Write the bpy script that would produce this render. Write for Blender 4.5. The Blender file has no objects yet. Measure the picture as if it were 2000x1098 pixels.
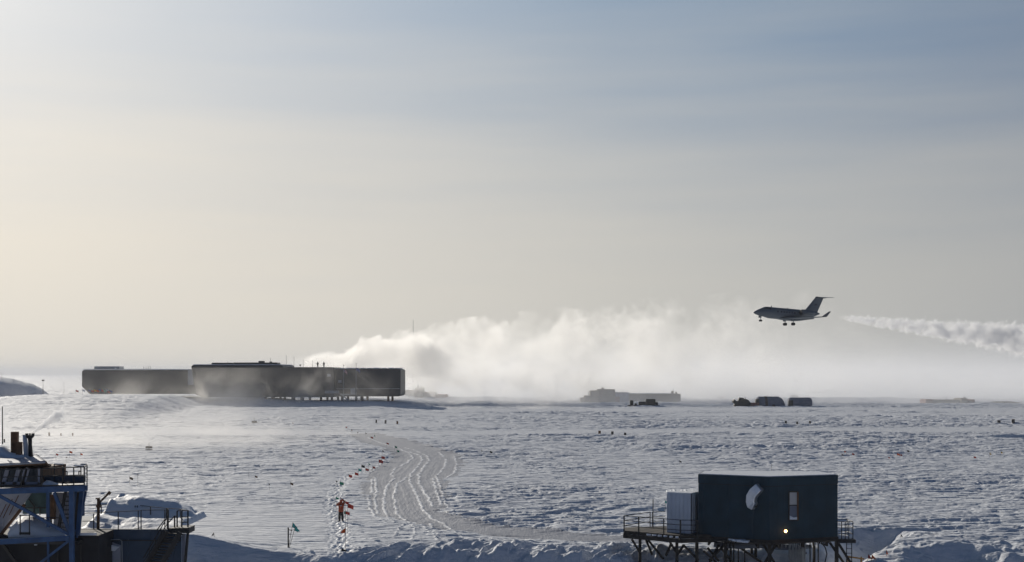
import bpy, math, random
import numpy as np
from mathutils import Vector, Matrix

R = math.radians
random.seed(7)
scene = bpy.context.scene
COL = scene.collection
F, HC, HV = 2745.0, 12.0, 730.0          # focal length in photo pixels, eye height, horizon row

# ------------------------------------------------------------------ camera
cam_d = bpy.data.cameras.new('camera'); cam = bpy.data.objects.new('camera', cam_d); COL.objects.link(cam)
cam_d.sensor_width = 36; cam_d.lens = F / 2000 * 36
cam.location = (0, 0, HC); cam.rotation_euler = (R(90), 0, 0)
cam_d.shift_y = (HV - 549) / 2000
cam_d.clip_start = 0.5; cam_d.clip_end = 60000
scene.camera = cam

# ------------------------------------------------------------------ light
SUN_EL, SUN_AZ = R(19.5), R(-27)         # azimuth measured from +Y towards +X
SD = Vector((math.sin(SUN_AZ)*math.cos(SUN_EL), math.cos(SUN_AZ)*math.cos(SUN_EL), math.sin(SUN_EL)))
sl = bpy.data.lights.new('sun', 'SUN'); sl.energy = 3.3; sl.angle = R(0.6); sl.color = (1.0, 0.93, 0.82)
so = bpy.data.objects.new('sun', sl); COL.objects.link(so); so.rotation_euler = SD.to_track_quat('Z', 'Y').to_euler()

world = bpy.data.worlds.new('World'); scene.world = world; world.use_nodes = True
wn, wl = world.node_tree.nodes, world.node_tree.links
wn.clear()
def wN(t, **k):
    n = wn.new(t)
    for a, b in k.items(): setattr(n, a, b)
    return n
def wmath(op, a, b=None, c=None, clamp=False):
    n = wN('ShaderNodeMath', operation=op); n.use_clamp = clamp
    for i, v in enumerate((a, b, c)):
        if v is None: continue
        if isinstance(v, (int, float)): n.inputs[i].default_value = v
        else: wl.new(v, n.inputs[i])
    return n.outputs[0]
WS = 0.1
sky = wN('ShaderNodeTexSky', sky_type='NISHITA'); sky.sun_disc = False
sky.sun_elevation = SUN_EL; sky.sun_rotation = SUN_AZ; sky.altitude = 2800; sky.dust_density = 1.0; sky.air_density = 1.0
tc = wN('ShaderNodeTexCoord')
nrm = wN('ShaderNodeVectorMath', operation='NORMALIZE'); wl.new(tc.outputs['Generated'], nrm.inputs[0])
dot = wN('ShaderNodeVectorMath', operation='DOT_PRODUCT'); wl.new(nrm.outputs[0], dot.inputs[0]); dot.inputs[1].default_value = SD
ang = wmath('DIVIDE', wmath('ARCCOSINE', wmath('MINIMUM', wmath('MAXIMUM', dot.outputs['Value'], -1.0), 1.0)), R(180))
sp = wN('ShaderNodeSeparateXYZ'); wl.new(nrm.outputs[0], sp.inputs[0])
def ramp(fac, stops, sc=1.0):
    r = wN('ShaderNodeValToRGB'); r.color_ramp.interpolation = 'B_SPLINE' if len(stops) > 3 else 'LINEAR'
    e = r.color_ramp.elements
    while len(e) < len(stops): e.new(0.5)
    for el, (p, c) in zip(e, stops): el.position = p; el.color = (c[0]*sc, c[1]*sc, c[2]*sc, 1)
    wl.new(fac, r.inputs[0]); return r.outputs[0]
A = lambda d: d/180.0
# scattered light of thin ice haze near the horizon, and of clearer air above it, by angle from the sun
low = ramp(ang, [(0, (1.15,1.05,.9)), (A(13), (.90,.83,.71)), (A(21), (.78,.73,.645)), (A(32), (.61,.59,.54)), (A(42), (.49,.485,.46)), (A(52), (.39,.395,.39)), (A(80), (.17,.21,.29)), (A(180), (.07,.115,.21))])
high = ramp(ang, [(0, (1.2,1.18,1.12)), (A(8), (.78,.79,.80)), (A(14), (.60,.645,.70)), (A(22), (.40,.475,.57)), (A(30), (.255,.35,.47)), (A(45), (.135,.22,.345)), (A(80), (.035,.08,.19)), (A(180), (.02,.055,.16))])
# soft streaks: noise stretched along the horizon moves the edge of the haze
mp = wN('ShaderNodeMapping'); mp.inputs['Scale'].default_value = (1.3, 1.3, 14); mp.inputs['Rotation'].default_value = (0, R(3.5), 0)
wl.new(nrm.outputs[0], mp.inputs[0])
ns = wN('ShaderNodeTexNoise'); ns.inputs['Scale'].default_value = 1.6; ns.inputs['Detail'].default_value = 4; wl.new(mp.outputs[0], ns.inputs[0])
el2 = wmath('ADD', sp.outputs[2], wmath('MULTIPLY', wmath('SUBTRACT', ns.outputs[0], 0.5), 0.14))
mr = wN('ShaderNodeMapRange', interpolation_type='SMOOTHSTEP'); wl.new(el2, mr.inputs[0])
mr.inputs[1].default_value = 0.05; mr.inputs[2].default_value = 0.30
mix1 = wN('ShaderNodeMix', data_type='RGBA'); wl.new(mr.outputs[0], mix1.inputs[0]); wl.new(low, mix1.inputs[6]); wl.new(high, mix1.inputs[7])
vm = wN('ShaderNodeVectorMath', operation='SCALE'); wl.new(mix1.outputs[2], vm.inputs[0]); vm.inputs[3].default_value = 1/WS
mr2 = wN('ShaderNodeMapRange', interpolation_type='SMOOTHSTEP'); wl.new(sp.outputs[2], mr2.inputs[0])
mr2.inputs[1].default_value = 0.30; mr2.inputs[2].default_value = 0.7; mr2.inputs[4].default_value = 0.85
nsc = wN('ShaderNodeVectorMath', operation='SCALE'); wl.new(sky.outputs[0], nsc.inputs[0]); nsc.inputs[3].default_value = 0.30
mix2 = wN('ShaderNodeMix', data_type='RGBA'); wl.new(mr2.outputs[0], mix2.inputs[0]); wl.new(vm.outputs[0], mix2.inputs[6]); wl.new(nsc.outputs[0], mix2.inputs[7])
bg = wN('ShaderNodeBackground'); bg.inputs[1].default_value = WS; wl.new(mix2.outputs[2], bg.inputs[0])
wo = wN('ShaderNodeOutputWorld'); wl.new(bg.outputs[0], wo.inputs[0])

scene.view_settings.view_transform = 'Standard'; scene.view_settings.look = 'None'
scene.view_settings.exposure = 0.0; scene.view_settings.gamma = 1.0
scene.render.engine = 'CYCLES'
cy = scene.cycles
cy.use_denoising = True
cy.max_bounces = 10; cy.diffuse_bounces = 2; cy.glossy_bounces = 2; cy.transmission_bounces = 2; cy.volume_bounces = 8
cy.volume_max_steps = 256
cy.caustics_reflective = False; cy.caustics_refractive = False

# ------------------------------------------------------------------ pixel -> world helpers (used only to measure positions)
def P(u, v, Y): return Vector(((u-1000)*Y/F, Y, HC-(v-HV)*Y/F))
def G(u, v, z=0.0):
    Y = (HC-z)*F/(v-HV); return ((u-1000)*Y/F, Y)

# ------------------------------------------------------------------ noise and terrain
_rng = np.random.RandomState(5); _perm = _rng.permutation(512); _perm = np.concatenate([_perm, _perm, _perm])
_ga = _rng.rand(512)*2*np.pi; _gx, _gy = np.cos(_ga), np.sin(_ga)
def pn(x, y, s=0):
    xi = np.floor(x).astype(np.int64); yi = np.floor(y).astype(np.int64); xf = x-xi; yf = y-yi
    xi = (xi + s*37) & 511; yi &= 511
    def g(i, j, fx, fy):
        h = _perm[(_perm[(xi+i) & 511] + ((yi+j) & 511)) & 511]
        return _gx[h]*fx + _gy[h]*fy
    uu = xf*xf*xf*(xf*(xf*6-15)+10); vv = yf*yf*yf*(yf*(yf*6-15)+10)
    a = g(0,0,xf,yf)*(1-uu)+g(1,0,xf-1,yf)*uu; b = g(0,1,xf,yf-1)*(1-uu)+g(1,1,xf-1,yf-1)*uu
    return (a*(1-vv)+b*vv)*1.5
def fbm(x, y, o=3, s=0):
    t = 0; a = 1; n = 0
    for i in range(o): t = t + a*pn(x*2**i, y*2**i, s+i); n += a; a *= .5
    return t/n
def ss(a, b, x):
    t = np.clip((x-a)/(b-a), 0, 1); return t*t*(3-2*t)
def sdist(X, Y, poly):
    """signed distance to a closed polygon, positive inside"""
    d = np.full(X.shape, 1e9); ins = np.zeros(X.shape, bool); n = len(poly)
    for i in range(n):
        ax, ay = poly[i]; bx, by = poly[(i+1) % n]
        ex, ey = bx-ax, by-ay; wx, wy = X-ax, Y-ay
        t = np.clip((wx*ex+wy*ey)/(ex*ex+ey*ey+1e-12), 0, 1)
        d = np.minimum(d, np.hypot(wx-ex*t, wy-ey*t))
        c = ((ay > Y) != (by > Y)) & (X < (bx-ax)*(Y-ay)/((by-ay) if by != ay else 1e-9)+ax)
        ins ^= c
    return np.where(ins, d, -d)
def pdist(X, Y, line):
    d = np.full(X.shape, 1e9)
    for (ax, ay), (bx, by) in zip(line[:-1], line[1:]):
        ex, ey = bx-ax, by-ay; wx, wy = X-ax, Y-ay
        t = np.clip((wx*ex+wy*ey)/(ex*ex+ey*ey+1e-12), 0, 1)
        d = np.minimum(d, np.hypot(wx-ex*t, wy-ey*t))
    return d
W = lambda pts: [G(*p) for p in pts]
ROAD = W([(680,849),(735,846),(800,860),(860,878),(900,889),(906,905),(897,925),(872,940),(868,960),(866,985),(878,1003),(960,1026),(1100,1040),(1262,1049),(1270,1061),(1100,1057),(960,1047),(860,1034),(790,1020),(730,1006),(714,985),(703,965),(718,946),(714,935),(742,912),(768,896),(750,880),(695,862)])
TRAIL = W([(666,1092),(664,1060),(664,1030),(655,1005),(652,985),(655,965),(665,948),(678,935),(700,926),(735,915)])
RIDGES = [W(l) for l in (
    [(720,972),(722,992),(732,1008),(760,1024)], [(886,892),(893,908),(888,925),(872,938)], [(858,885),(872,900),(866,918),(852,934),(862,958),(870,985),(885,1004)], [(760,890),(742,912),(720,930)], [(805,1024),(812,1040),(806,1056)], [(825,1026),(842,1046),(862,1062)], [(733,936),(735,960),(733,985),(738,1004)], [(728,940),(726,965)], [(840,1024),(850,1042),(856,1056)], [(790,1022),(778,1038),(770,1052)], [(870,1026),(885,1040),(905,1052)],
    [(718,855),(740,865),(775,877),(800,887),(806,896),(795,907),(775,916),(763,931),(772,936),(800,936)],
    [(770,938),(755,955),(750,975),(751,1000),(760,1014),(778,1024)],
    [(795,936),(775,950),(770,968),(772,990),(780,1010),(800,1022)],
    [(800,885),(822,892),(825,900),(815,915),(802,930),(800,945),(812,965),(825,995),(845,1015),(870,1024)],
    [(790,876),(815,883),(835,893),(838,900),(828,915),(818,930),(820,950),(833,970),(845,990)],
    [(845,938),(853,965),(863,988)])]
BANDS = [  # smooth groomed strips crossing the field
    W([(-200,838),(700,843),(1400,836),(2200,834),(2200,843),(1400,845),(700,853),(-200,847)]),
    W([(850,800),(1500,797),(2200,797),(2200,803),(1500,803),(850,806)]),
    W([(1300,808),(2200,806),(2200,812),(1300,813)])]
PIT_L = [(-90, 96.5), (-40, 96.5), (-26, 96.2), (-19, 95.5), (-14.5, 94), (-11, 91.5), (-9, 88), (-9, 40), (-90, 40)]
PIT_R = W([(1230,1074),(1300,1073),(1400,1076),(1500,1074),(1590,1068),(1640,1040),(1700,1034),(1760,1038),(1792,1047),(1775,1060),(1740,1072),(1710,1085),(1690,1100),(1650,1400),(1150,1400),(1190,1120)])
PIT_R2 = W([(1765,1086),(1800,1077),(1850,1073),(1900,1075),(1960,1084),(2060,1088),(2300,1090),(2300,1400),(1720,1400),(1740,1110)])
SCOOP = W([(398,778),(470,795),(560,799),(700,799),(800,797),(836,797),(800,780),(600,770),(398,770)])
def height(X, Y, detail=True):
    X = np.asarray(X, float); Y = np.asarray(Y, float)
    z = 0.30*fbm(X/70, Y/110, 2, 3)*ss(60, 160, Y)
    amp = 1 + 0.9*fbm(X/45, Y/70, 2, 11); amp = np.clip(amp, .25, 1.8)
    smooth = ss(-1.5, 2.5, sdist(X, Y, ROAD)+0.5*pn(X/2.5, Y/5, 9))
    for b in BANDS: smooth = np.maximum(smooth, .85*ss(-4, 5, sdist(X, Y, b)+3*pn(X/20, Y/20, 4)))
    # calmer, wind-polished snow left of the trail
    calm = np.exp(-(((X+20)/12)**4)-((Y-112)/18)**4)
    amp = amp*(1-.75*calm)*(1-.93*smooth)
    farf = ss(80, 330, Y)
    if detail:
        wx = X+.8*pn(X/6, Y/6, 21); wy = Y+.5*pn(X/4, Y/3, 22)-.06*X
        k_ = .75+np.minimum(Y, 600)/480
        patch = .75+.6*ss(-.35, .4, fbm(X/26, Y/22, 3, 77))
        n1 = fbm(wx/(2.5*k_), wy/(.85*k_), 4, 31); n2 = np.abs(fbm(wx/(1.1*k_), wy/(.42*k_), 3, 41)); n3 = fbm(wx/(11*k_), wy/(3.2*k_), 4, 51)
        s = (1.12-.50*ss(6, -14, X*150/np.maximum(Y, 150)))*patch*k_*(.085*ss(-.04, .07, n1)-.075*n2 + .055*n1 + .06*ss(.02, .12, n3))
        nf = fbm(X/22, Y/12, 2, 61)
        n4 = fbm(X/34+.6*pn(X/20, Y/12, 56), Y/5.5, 3, 57); s = s+.10*k_*ss(.0, .12, n4)+.07*k_*n4
        z = z + s*amp + .35*ss(.1, .35, nf)*ss(350, 600, Y)*(1-smooth)*(1-ss(900, 1600, Y))
        z = z + np.where(Y > 600, .5*fbm(X/60, Y/40, 3, 71)*ss(600, 900, Y), 0)
    # ruts along the packed road
    if detail:
        inr = (Y < 340) & (np.abs(X) < 25); dd = pdist(X[inr]+.1*pn(X[inr]/2, Y[inr]/5, 93), Y[inr], RIDGES[14]); z = np.array(z); z[inr] += smooth[inr]*(.006*np.sin(dd*7.5)+.006*np.sin(dd*17+1)+.035*fbm(X[inr]/.7, Y[inr]/3.5, 3, 94))
    # churned trail
    dt = pdist(X, Y, TRAIL); tm = np.exp(-(dt/.75)**2)
    z = z - .05*tm
    if detail: z = z + tm*.13*pn(X/.28, Y/.4, 81)+tm*.05*pn(X/.13, Y/.2, 82)
    for ln in RIDGES:
        d = pdist(X+.16*pn(X/1.5, Y/2.5, 92), Y, ln); z = z + .055*np.exp(-(d/.09)**2)*(1+.6*pn(X/.5, Y/.8, 91))
    # rise under the station, hill at far left, berms
    mid = ss(-112, -100, X)*(1-ss(-48, -22, X))*(1-ss(620, 700, Y)); z = z + mid*(1.0*ss(425, 452, Y)+(1.0+.8*(1-ss(-88, -76, X)))*ss(455, 492, Y))
    crest = ss(-185, -158, X)*(1-ss(-114, -101, X)); z = z + crest*(5.0*ss(372, 468, Y)-1.6*ss(468, 486, Y))*(1-ss(560, 640, Y))
    hx = (X-(-308))/64.0; hy = (Y-742)/38.0
    rr = np.sqrt(hx*hx+hy*hy); z = z + 11.5*np.clip(1-rr**4, 0, 1)*(1 if not detail else (1+.05*fbm(X/9, Y/9, 2, 15)))
    z = z + 1.9*np.exp(-((X+18)/32)**2-((Y-600)/26)**2)          # low ridge right of the station
    z = z + .9*np.exp(-((X-52)/34)**2-((Y-622)/12)**2)
    z = z + 1.5*np.exp(-((X-145)/45)**2-((Y-610)/25)**2)
    z = z + .9*np.exp(-((X-85)/16)**2-((Y-238)/7)**2)*1.0       # drift with a shaded face, right
    # rims and foreground lumps
    fx, fy = G(1820, 1066); z = z + .55*np.exp(-((X-fx)/5.5)**2-((Y-fy)/3.2)**2)
    z = z + np.interp(X, [-60, -30, -24, -21.5, -18.5, -16, -13], [1.5, 1.5, 1.25, .95, .3, -.1, 0])*np.exp(-((Y-95.5)/4.2)**2)
    fm = (1-ss(93.5, 102, Y+1.5*pn(X/6, Y/6, 17)))*ss(-12.5, -9, X)*(1-ss(9, 12, X))
    if detail:
        aa = .5*X+.87*Y; bb = .87*X-.5*Y+.6*pn(X/5, Y/6, 99)
        l1 = fbm(aa/9, bb/1.9, 3, 101); l2 = fbm(aa/6, bb/.55, 3, 111)
        cl = ss(.05, .35, fbm(X/1.4, Y/2.2, 3, 115))*np.exp(-((X+1.8)/2.4)**2)*ss(88, 92, Y)
        z = z + fm*(.50*ss(-.12, .18, l1)+.34*l2+.45*cl-.17*np.clip(98-Y, 0, 12)+.03*pn(X/.3, Y/.3, 113))
        z = z - fm*.8*np.maximum(94.0-Y-3.5*pn(X/7, Y/9, 118), 0)
        rm = ss(14, 18, X)*(1-ss(93, 104, Y))*ss(.2, .6, ss(-1, 1, fbm(X/6, Y/3, 2, 120)))
        z = z + rm*.3*fbm(aa/4, bb/1.2, 4, 121)
    near = Y < 130
    if np.any(near):
        Xn, Yn = X[near], Y[near]; zz = np.zeros(Xn.shape)
        for poly, sl_, dep in ((PIT_L, .95, 5.0), (PIT_R, .85, 2.6), (PIT_R2, .7, 2.2)):
            d = sdist(Xn, Yn, poly)+.35*fbm(Xn/2.2, Yn/2.2, 3, 131)
            q = np.minimum(np.maximum(d, 0)*sl_, dep); q = dep*ss(0, 1, q/dep)*.35+q*.65
            if detail and poly is not PIT_R: q = q - .16*ss(-.1, .35, fbm(Xn/1.6+Yn/2.5, Yn/1.6, 4, 141))*ss(0, 1.2, d)
            zz = zz - q
        z = np.array(z); z[near] += zz
    return z
def gz(x, y): return float(height(np.array([x]), np.array([y]))[0])

# ------------------------------------------------------------------ materials
def mat(name, color, rough=.6, metal=0.0, var=0.0, vscale=3.0, bump=0.0, bscale=20.0, emit=None, stretch=None, spec=None):
    m = bpy.data.materials.new(name); m.use_nodes = True; n, l = m.node_tree.nodes, m.node_tree.links
    b = n['Principled BSDF']; b.inputs['Base Color'].default_value = (*color, 1); b.inputs['Roughness'].default_value = rough
    b.inputs['Metallic'].default_value = metal
    if spec is not None: b.inputs['Specular IOR Level'].default_value = spec
    t = n.new('ShaderNodeTexCoord'); mpn = n.new('ShaderNodeMapping'); l.new(t.outputs['Object'], mpn.inputs[0])
    if stretch: mpn.inputs['Scale'].default_value = stretch
    if var:
        x = n.new('ShaderNodeTexNoise'); x.inputs['Scale'].default_value = vscale; x.inputs['Detail'].default_value = 5; l.new(mpn.outputs[0], x.inputs[0])
        r = n.new('ShaderNodeMapRange'); l.new(x.outputs[0], r.inputs[0]); r.inputs[1].default_value = .3; r.inputs[2].default_value = .7
        r.inputs[3].default_value = 1-var; r.inputs[4].default_value = 1+var
        h = n.new('ShaderNodeVectorMath'); h.operation = 'SCALE'; h.inputs[0].default_value = color; l.new(r.outputs[0], h.inputs[3]); l.new(h.outputs[0], b.inputs['Base Color'])
    if bump:
        x = n.new('ShaderNodeTexNoise'); x.inputs['Scale'].default_value = bscale; x.inputs['Detail'].default_value = 4; l.new(mpn.outputs[0], x.inputs[0])
        q = n.new('ShaderNodeBump'); q.inputs['Strength'].default_value = bump; q.inputs['Distance'].default_value = .05; l.new(x.outputs[0], q.inputs['Height']); l.new(q.outputs[0], b.inputs['Normal'])
    if emit:
        b.inputs['Emission Color'].default_value = (*emit[:3], 1); b.inputs['Emission Strength'].default_value = emit[3]
    return m
def panel_mat(name, color, width, rough=.5, var=.15, gap=.03, horiz=None):
    """sheet cladding: vertical seams every `width` metres (and horizontal every `horiz`)"""
    m = mat(name, color, rough, 0, var, .9); n, l = m.node_tree.nodes, m.node_tree.links
    t = n.new('ShaderNodeTexCoord'); s = n.new('ShaderNodeSeparateXYZ'); l.new(t.outputs['Object'], s.inputs[0])
    def saw(inp, w):
        a = n.new('ShaderNodeMath'); a.operation = 'PINGPONG'; a.inputs[1].default_value = w/2; l.new(inp, a.inputs[0])
        c = n.new('ShaderNodeMapRange'); c.inputs[1].default_value = 0; c.inputs[2].default_value = gap; l.new(a.outputs[0], c.inputs[0]); return c.outputs[0]
    ad = n.new('ShaderNodeMath'); ad.operation = 'ADD'; l.new(s.outputs[0], ad.inputs[0]); l.new(s.outputs[1], ad.inputs[1])
    h = saw(ad.outputs[0], width)
    if horiz:
        mn = n.new('ShaderNodeMath'); mn.operation = 'MINIMUM'; l.new(h, mn.inputs[0]); l.new(saw(s.outputs[2], horiz), mn.inputs[1]); h = mn.outputs[0]
    q = n.new('ShaderNodeBump'); q.inputs['Strength'].default_value = .6; q.inputs['Distance'].default_value = .03; l.new(h, q.inputs['Height']); l.new(q.outputs[0], n['Principled BSDF'].inputs['Normal'])
    return m
def snow_mat(name, color, bumps=((4, .10, (.35, 1.1, 1)), (1.3, .45, (.3, 1, 1))), rough=.68, spec=.10, attr=None, color2=None, var=.04):
    m = bpy.data.materials.new(name); m.use_nodes = True; n, l = m.node_tree.nodes, m.node_tree.links
    b = n['Principled BSDF']; b.inputs['Roughness'].default_value = rough; b.inputs['Specular IOR Level'].default_value = spec
    t = n.new('ShaderNodeTexCoord'); last = None
    x = n.new('ShaderNodeTexNoise'); x.inputs['Scale'].default_value = .35; x.inputs['Detail'].default_value = 6; l.new(t.outputs['Object'], x.inputs[0])
    r = n.new('ShaderNodeMapRange'); l.new(x.outputs[0], r.inputs[0]); r.inputs[1].default_value = .3; r.inputs[2].default_value = .7; r.inputs[3].default_value = 1-var; r.inputs[4].default_value = 1+var
    base = n.new('ShaderNodeRGB'); base.outputs[0].default_value = (*color, 1); src = base.outputs[0]
    if attr:
        at = n.new('ShaderNodeAttribute'); at.attribute_name = attr
        mx = n.new('ShaderNodeMix'); mx.data_type = 'RGBA'; l.new(at.outputs['Fac'], mx.inputs[0]); l.new(src, mx.inputs[6]); mx.inputs[7].default_value = (*color2, 1); src = mx.outputs[2]
    h = n.new('ShaderNodeVectorMath'); h.operation = 'SCALE'; l.new(src, h.inputs[0]); l.new(r.outputs[0], h.inputs[3]); l.new(h.outputs[0], b.inputs['Base Color'])
    for sc, dist, st in bumps:
        mpn = n.new('ShaderNodeMapping'); mpn.inputs['Scale'].default_value = st; l.new(t.outputs['Object'], mpn.inputs[0])
        y = n.new('ShaderNodeTexNoise'); y.inputs['Scale'].default_value = sc; y.inputs['Detail'].default_value = 4; l.new(mpn.outputs[0], y.inputs[0])
        q = n.new('ShaderNodeBump'); q.inputs['Strength'].default_value = .8; q.inputs['Distance'].default_value = dist; l.new(y.outputs[0], q.inputs['Height'])
        if last is not None: l.new(last, q.inputs['Normal'])
        last = q.outputs[0]
    if last is not None: l.new(last, b.inputs['Normal'])
    return m
def lip_mat():
    m = bpy.data.materials.new('backlit_snow_lip'); m.use_nodes = True; n, l = m.node_tree.nodes, m.node_tree.links
    b = n['Principled BSDF']; b.inputs['Base Color'].default_value = (.86, .88, .9, 1); b.inputs['Roughness'].default_value = .6
    tr = n.new('ShaderNodeBsdfTranslucent'); tr.inputs[0].default_value = (.9, .9, .9, 1); mx = n.new('ShaderNodeMixShader'); mx.inputs[0].default_value = .55
    l.new(b.outputs[0], mx.inputs[1]); l.new(tr.outputs[0], mx.inputs[2]); l.new(mx.outputs[0], n['Material Output'].inputs[0]); return m
M = {}
M['snow'] = snow_mat('wind_crusted_snow', (.75, .77, .805))
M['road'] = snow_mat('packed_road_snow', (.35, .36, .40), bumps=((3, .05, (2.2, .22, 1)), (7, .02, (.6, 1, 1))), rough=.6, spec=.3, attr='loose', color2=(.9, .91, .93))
M['lip'] = lip_mat()
M['drift'] = snow_mat('soft_drift_snow', (.82, .84, .87), bumps=((5, .05, (1, 1, 1)),), rough=.6, spec=.3)
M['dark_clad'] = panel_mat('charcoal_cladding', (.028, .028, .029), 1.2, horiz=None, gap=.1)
M['dark'] = mat('dark_grey_metal', (.035, .035, .036), .5, .2, .2)
M['black'] = mat('black_paint', (.012, .012, .013), .5)
M['near_black'] = mat('near_black_wall', (.014, .014, .018), .8, 0, .4, 1.5)  # near-black wall colour with random tone variation
M['steel'] = mat('galvanised_steel', (.32, .34, .36), .4, .7, .15)
M['rust'] = mat('rusty_brown_steel', (.16, .075, .035), .8, .1, .3, 4)
M['rail'] = mat('weathered_dark_rail', (.035, .033, .032), .6, .3, .2)
M['wood'] = mat('weathered_timber', (.052, .043, .034), .85, 0, .35, 3, .4, 9)
M['navy'] = panel_mat('deep_navy_cladding', (.019, .045, .063), .6, rough=.8, var=.22, gap=.02)
M['white_rib'] = panel_mat('white_ribbed_cladding', (.62, .66, .72), .34, rough=.5, var=.06, gap=.05)
M['blue'] = mat('blue_painted_steel', (.030, .085, .20), .6, .0, .25, 2.5)
M['bluewall'] = panel_mat('slate_blue_wall', (.045, .075, .12), 1.2, rough=.7, var=.18)
M['teal'] = mat('dull_teal_panel', (.06, .12, .13), .7, 0, .2)
M['grey_panel'] = panel_mat('pale_grey_panel', (.38, .39, .45), .9, rough=.7, var=.08)
M['orange_wood'] = mat('orange_plywood', (.17, .085, .04), .8, 0, .3, 4)
M['glass'] = mat('dark_window_glass', (.02, .025, .03), .08, 0)
M['blind'] = mat('pale_window_blind', (.55, .53, .50), .8, 0, .05)
M['lamp'] = mat('lit_lamp_glass', (1, .75, .4), .4, emit=(1, .50, .18, 14))
M['silver'] = mat('bright_duct_metal', (.75, .77, .8), .32, .75, .08, 5, .4, 12)
M['jet_shade'] = mat('backlit_shade_on_white_jet', (.085, .11, .135), .45, 0, .05)  # white jet: its backlit shade is put into this dark grey-blue base colour
M['jet_dark'] = mat('dark_aircraft_paint', (.05, .06, .08), .35, .2)
M['rubber'] = mat('tyre_rubber', (.02, .02, .02), .9)
M['red_flag'] = mat('faded_red_flag_cloth', (.55, .06, .035), .8, 0, .1); M['orange_flag'] = mat('orange_flag_cloth', (.9, .16, .03), .8, 0, .1)
M['green_flag'] = mat('green_flag_cloth', (.03, .30, .17), .8, 0, .1); M['teal_flag'] = mat('teal_flag_cloth', (.06, .38, .36), .8)
M['black_flag'] = mat('black_flag_cloth', (.02, .02, .02), .8); M['bamboo'] = mat('bamboo_cane', (.14, .10, .06), .7)
M['yellow_flag'] = mat('yellow_flag_cloth', (.75, .45, .05), .8); M['white_flag'] = mat('white_flag_cloth', (.75, .75, .75), .8); M['blue_flag'] = mat('blue_flag_cloth', (.02, .04, .22), .8)
M['parka'] = mat('red_parka_cloth', (.42, .085, .035), .85, 0, .2, 9, .5, 14); M['trousers'] = mat('dark_trouser_cloth', (.06, .05, .04), .9, 0, .2, 8)
M['skin'] = mat('skin', (.45, .26, .18), .6); M['hair'] = mat('dark_hair', (.03, .02, .015), .8); M['patch'] = mat('pale_cloth_patch', (.5, .45, .42), .8)
M['tan'] = mat('tan_building_cladding', (.27, .23, .18), .8, 0, .2, .4); M['redtan'] = mat('rust_red_cladding', (.26, .12, .09), .8, 0, .2, .4)
M['canvas'] = mat('grey_tent_canvas', (.20, .215, .26), .8, 0, .15, .8, .5, 3); M['canvas_band'] = mat('brown_tent_band', (.10, .075, .06), .8, 0, .2)
M['olive'] = mat('dark_olive_machine_paint', (.05, .05, .038), .6, .1, .25, 1.5); M['yellowwood'] = mat('yellow_sawhorse_wood', (.35, .20, .06), .8)

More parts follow.
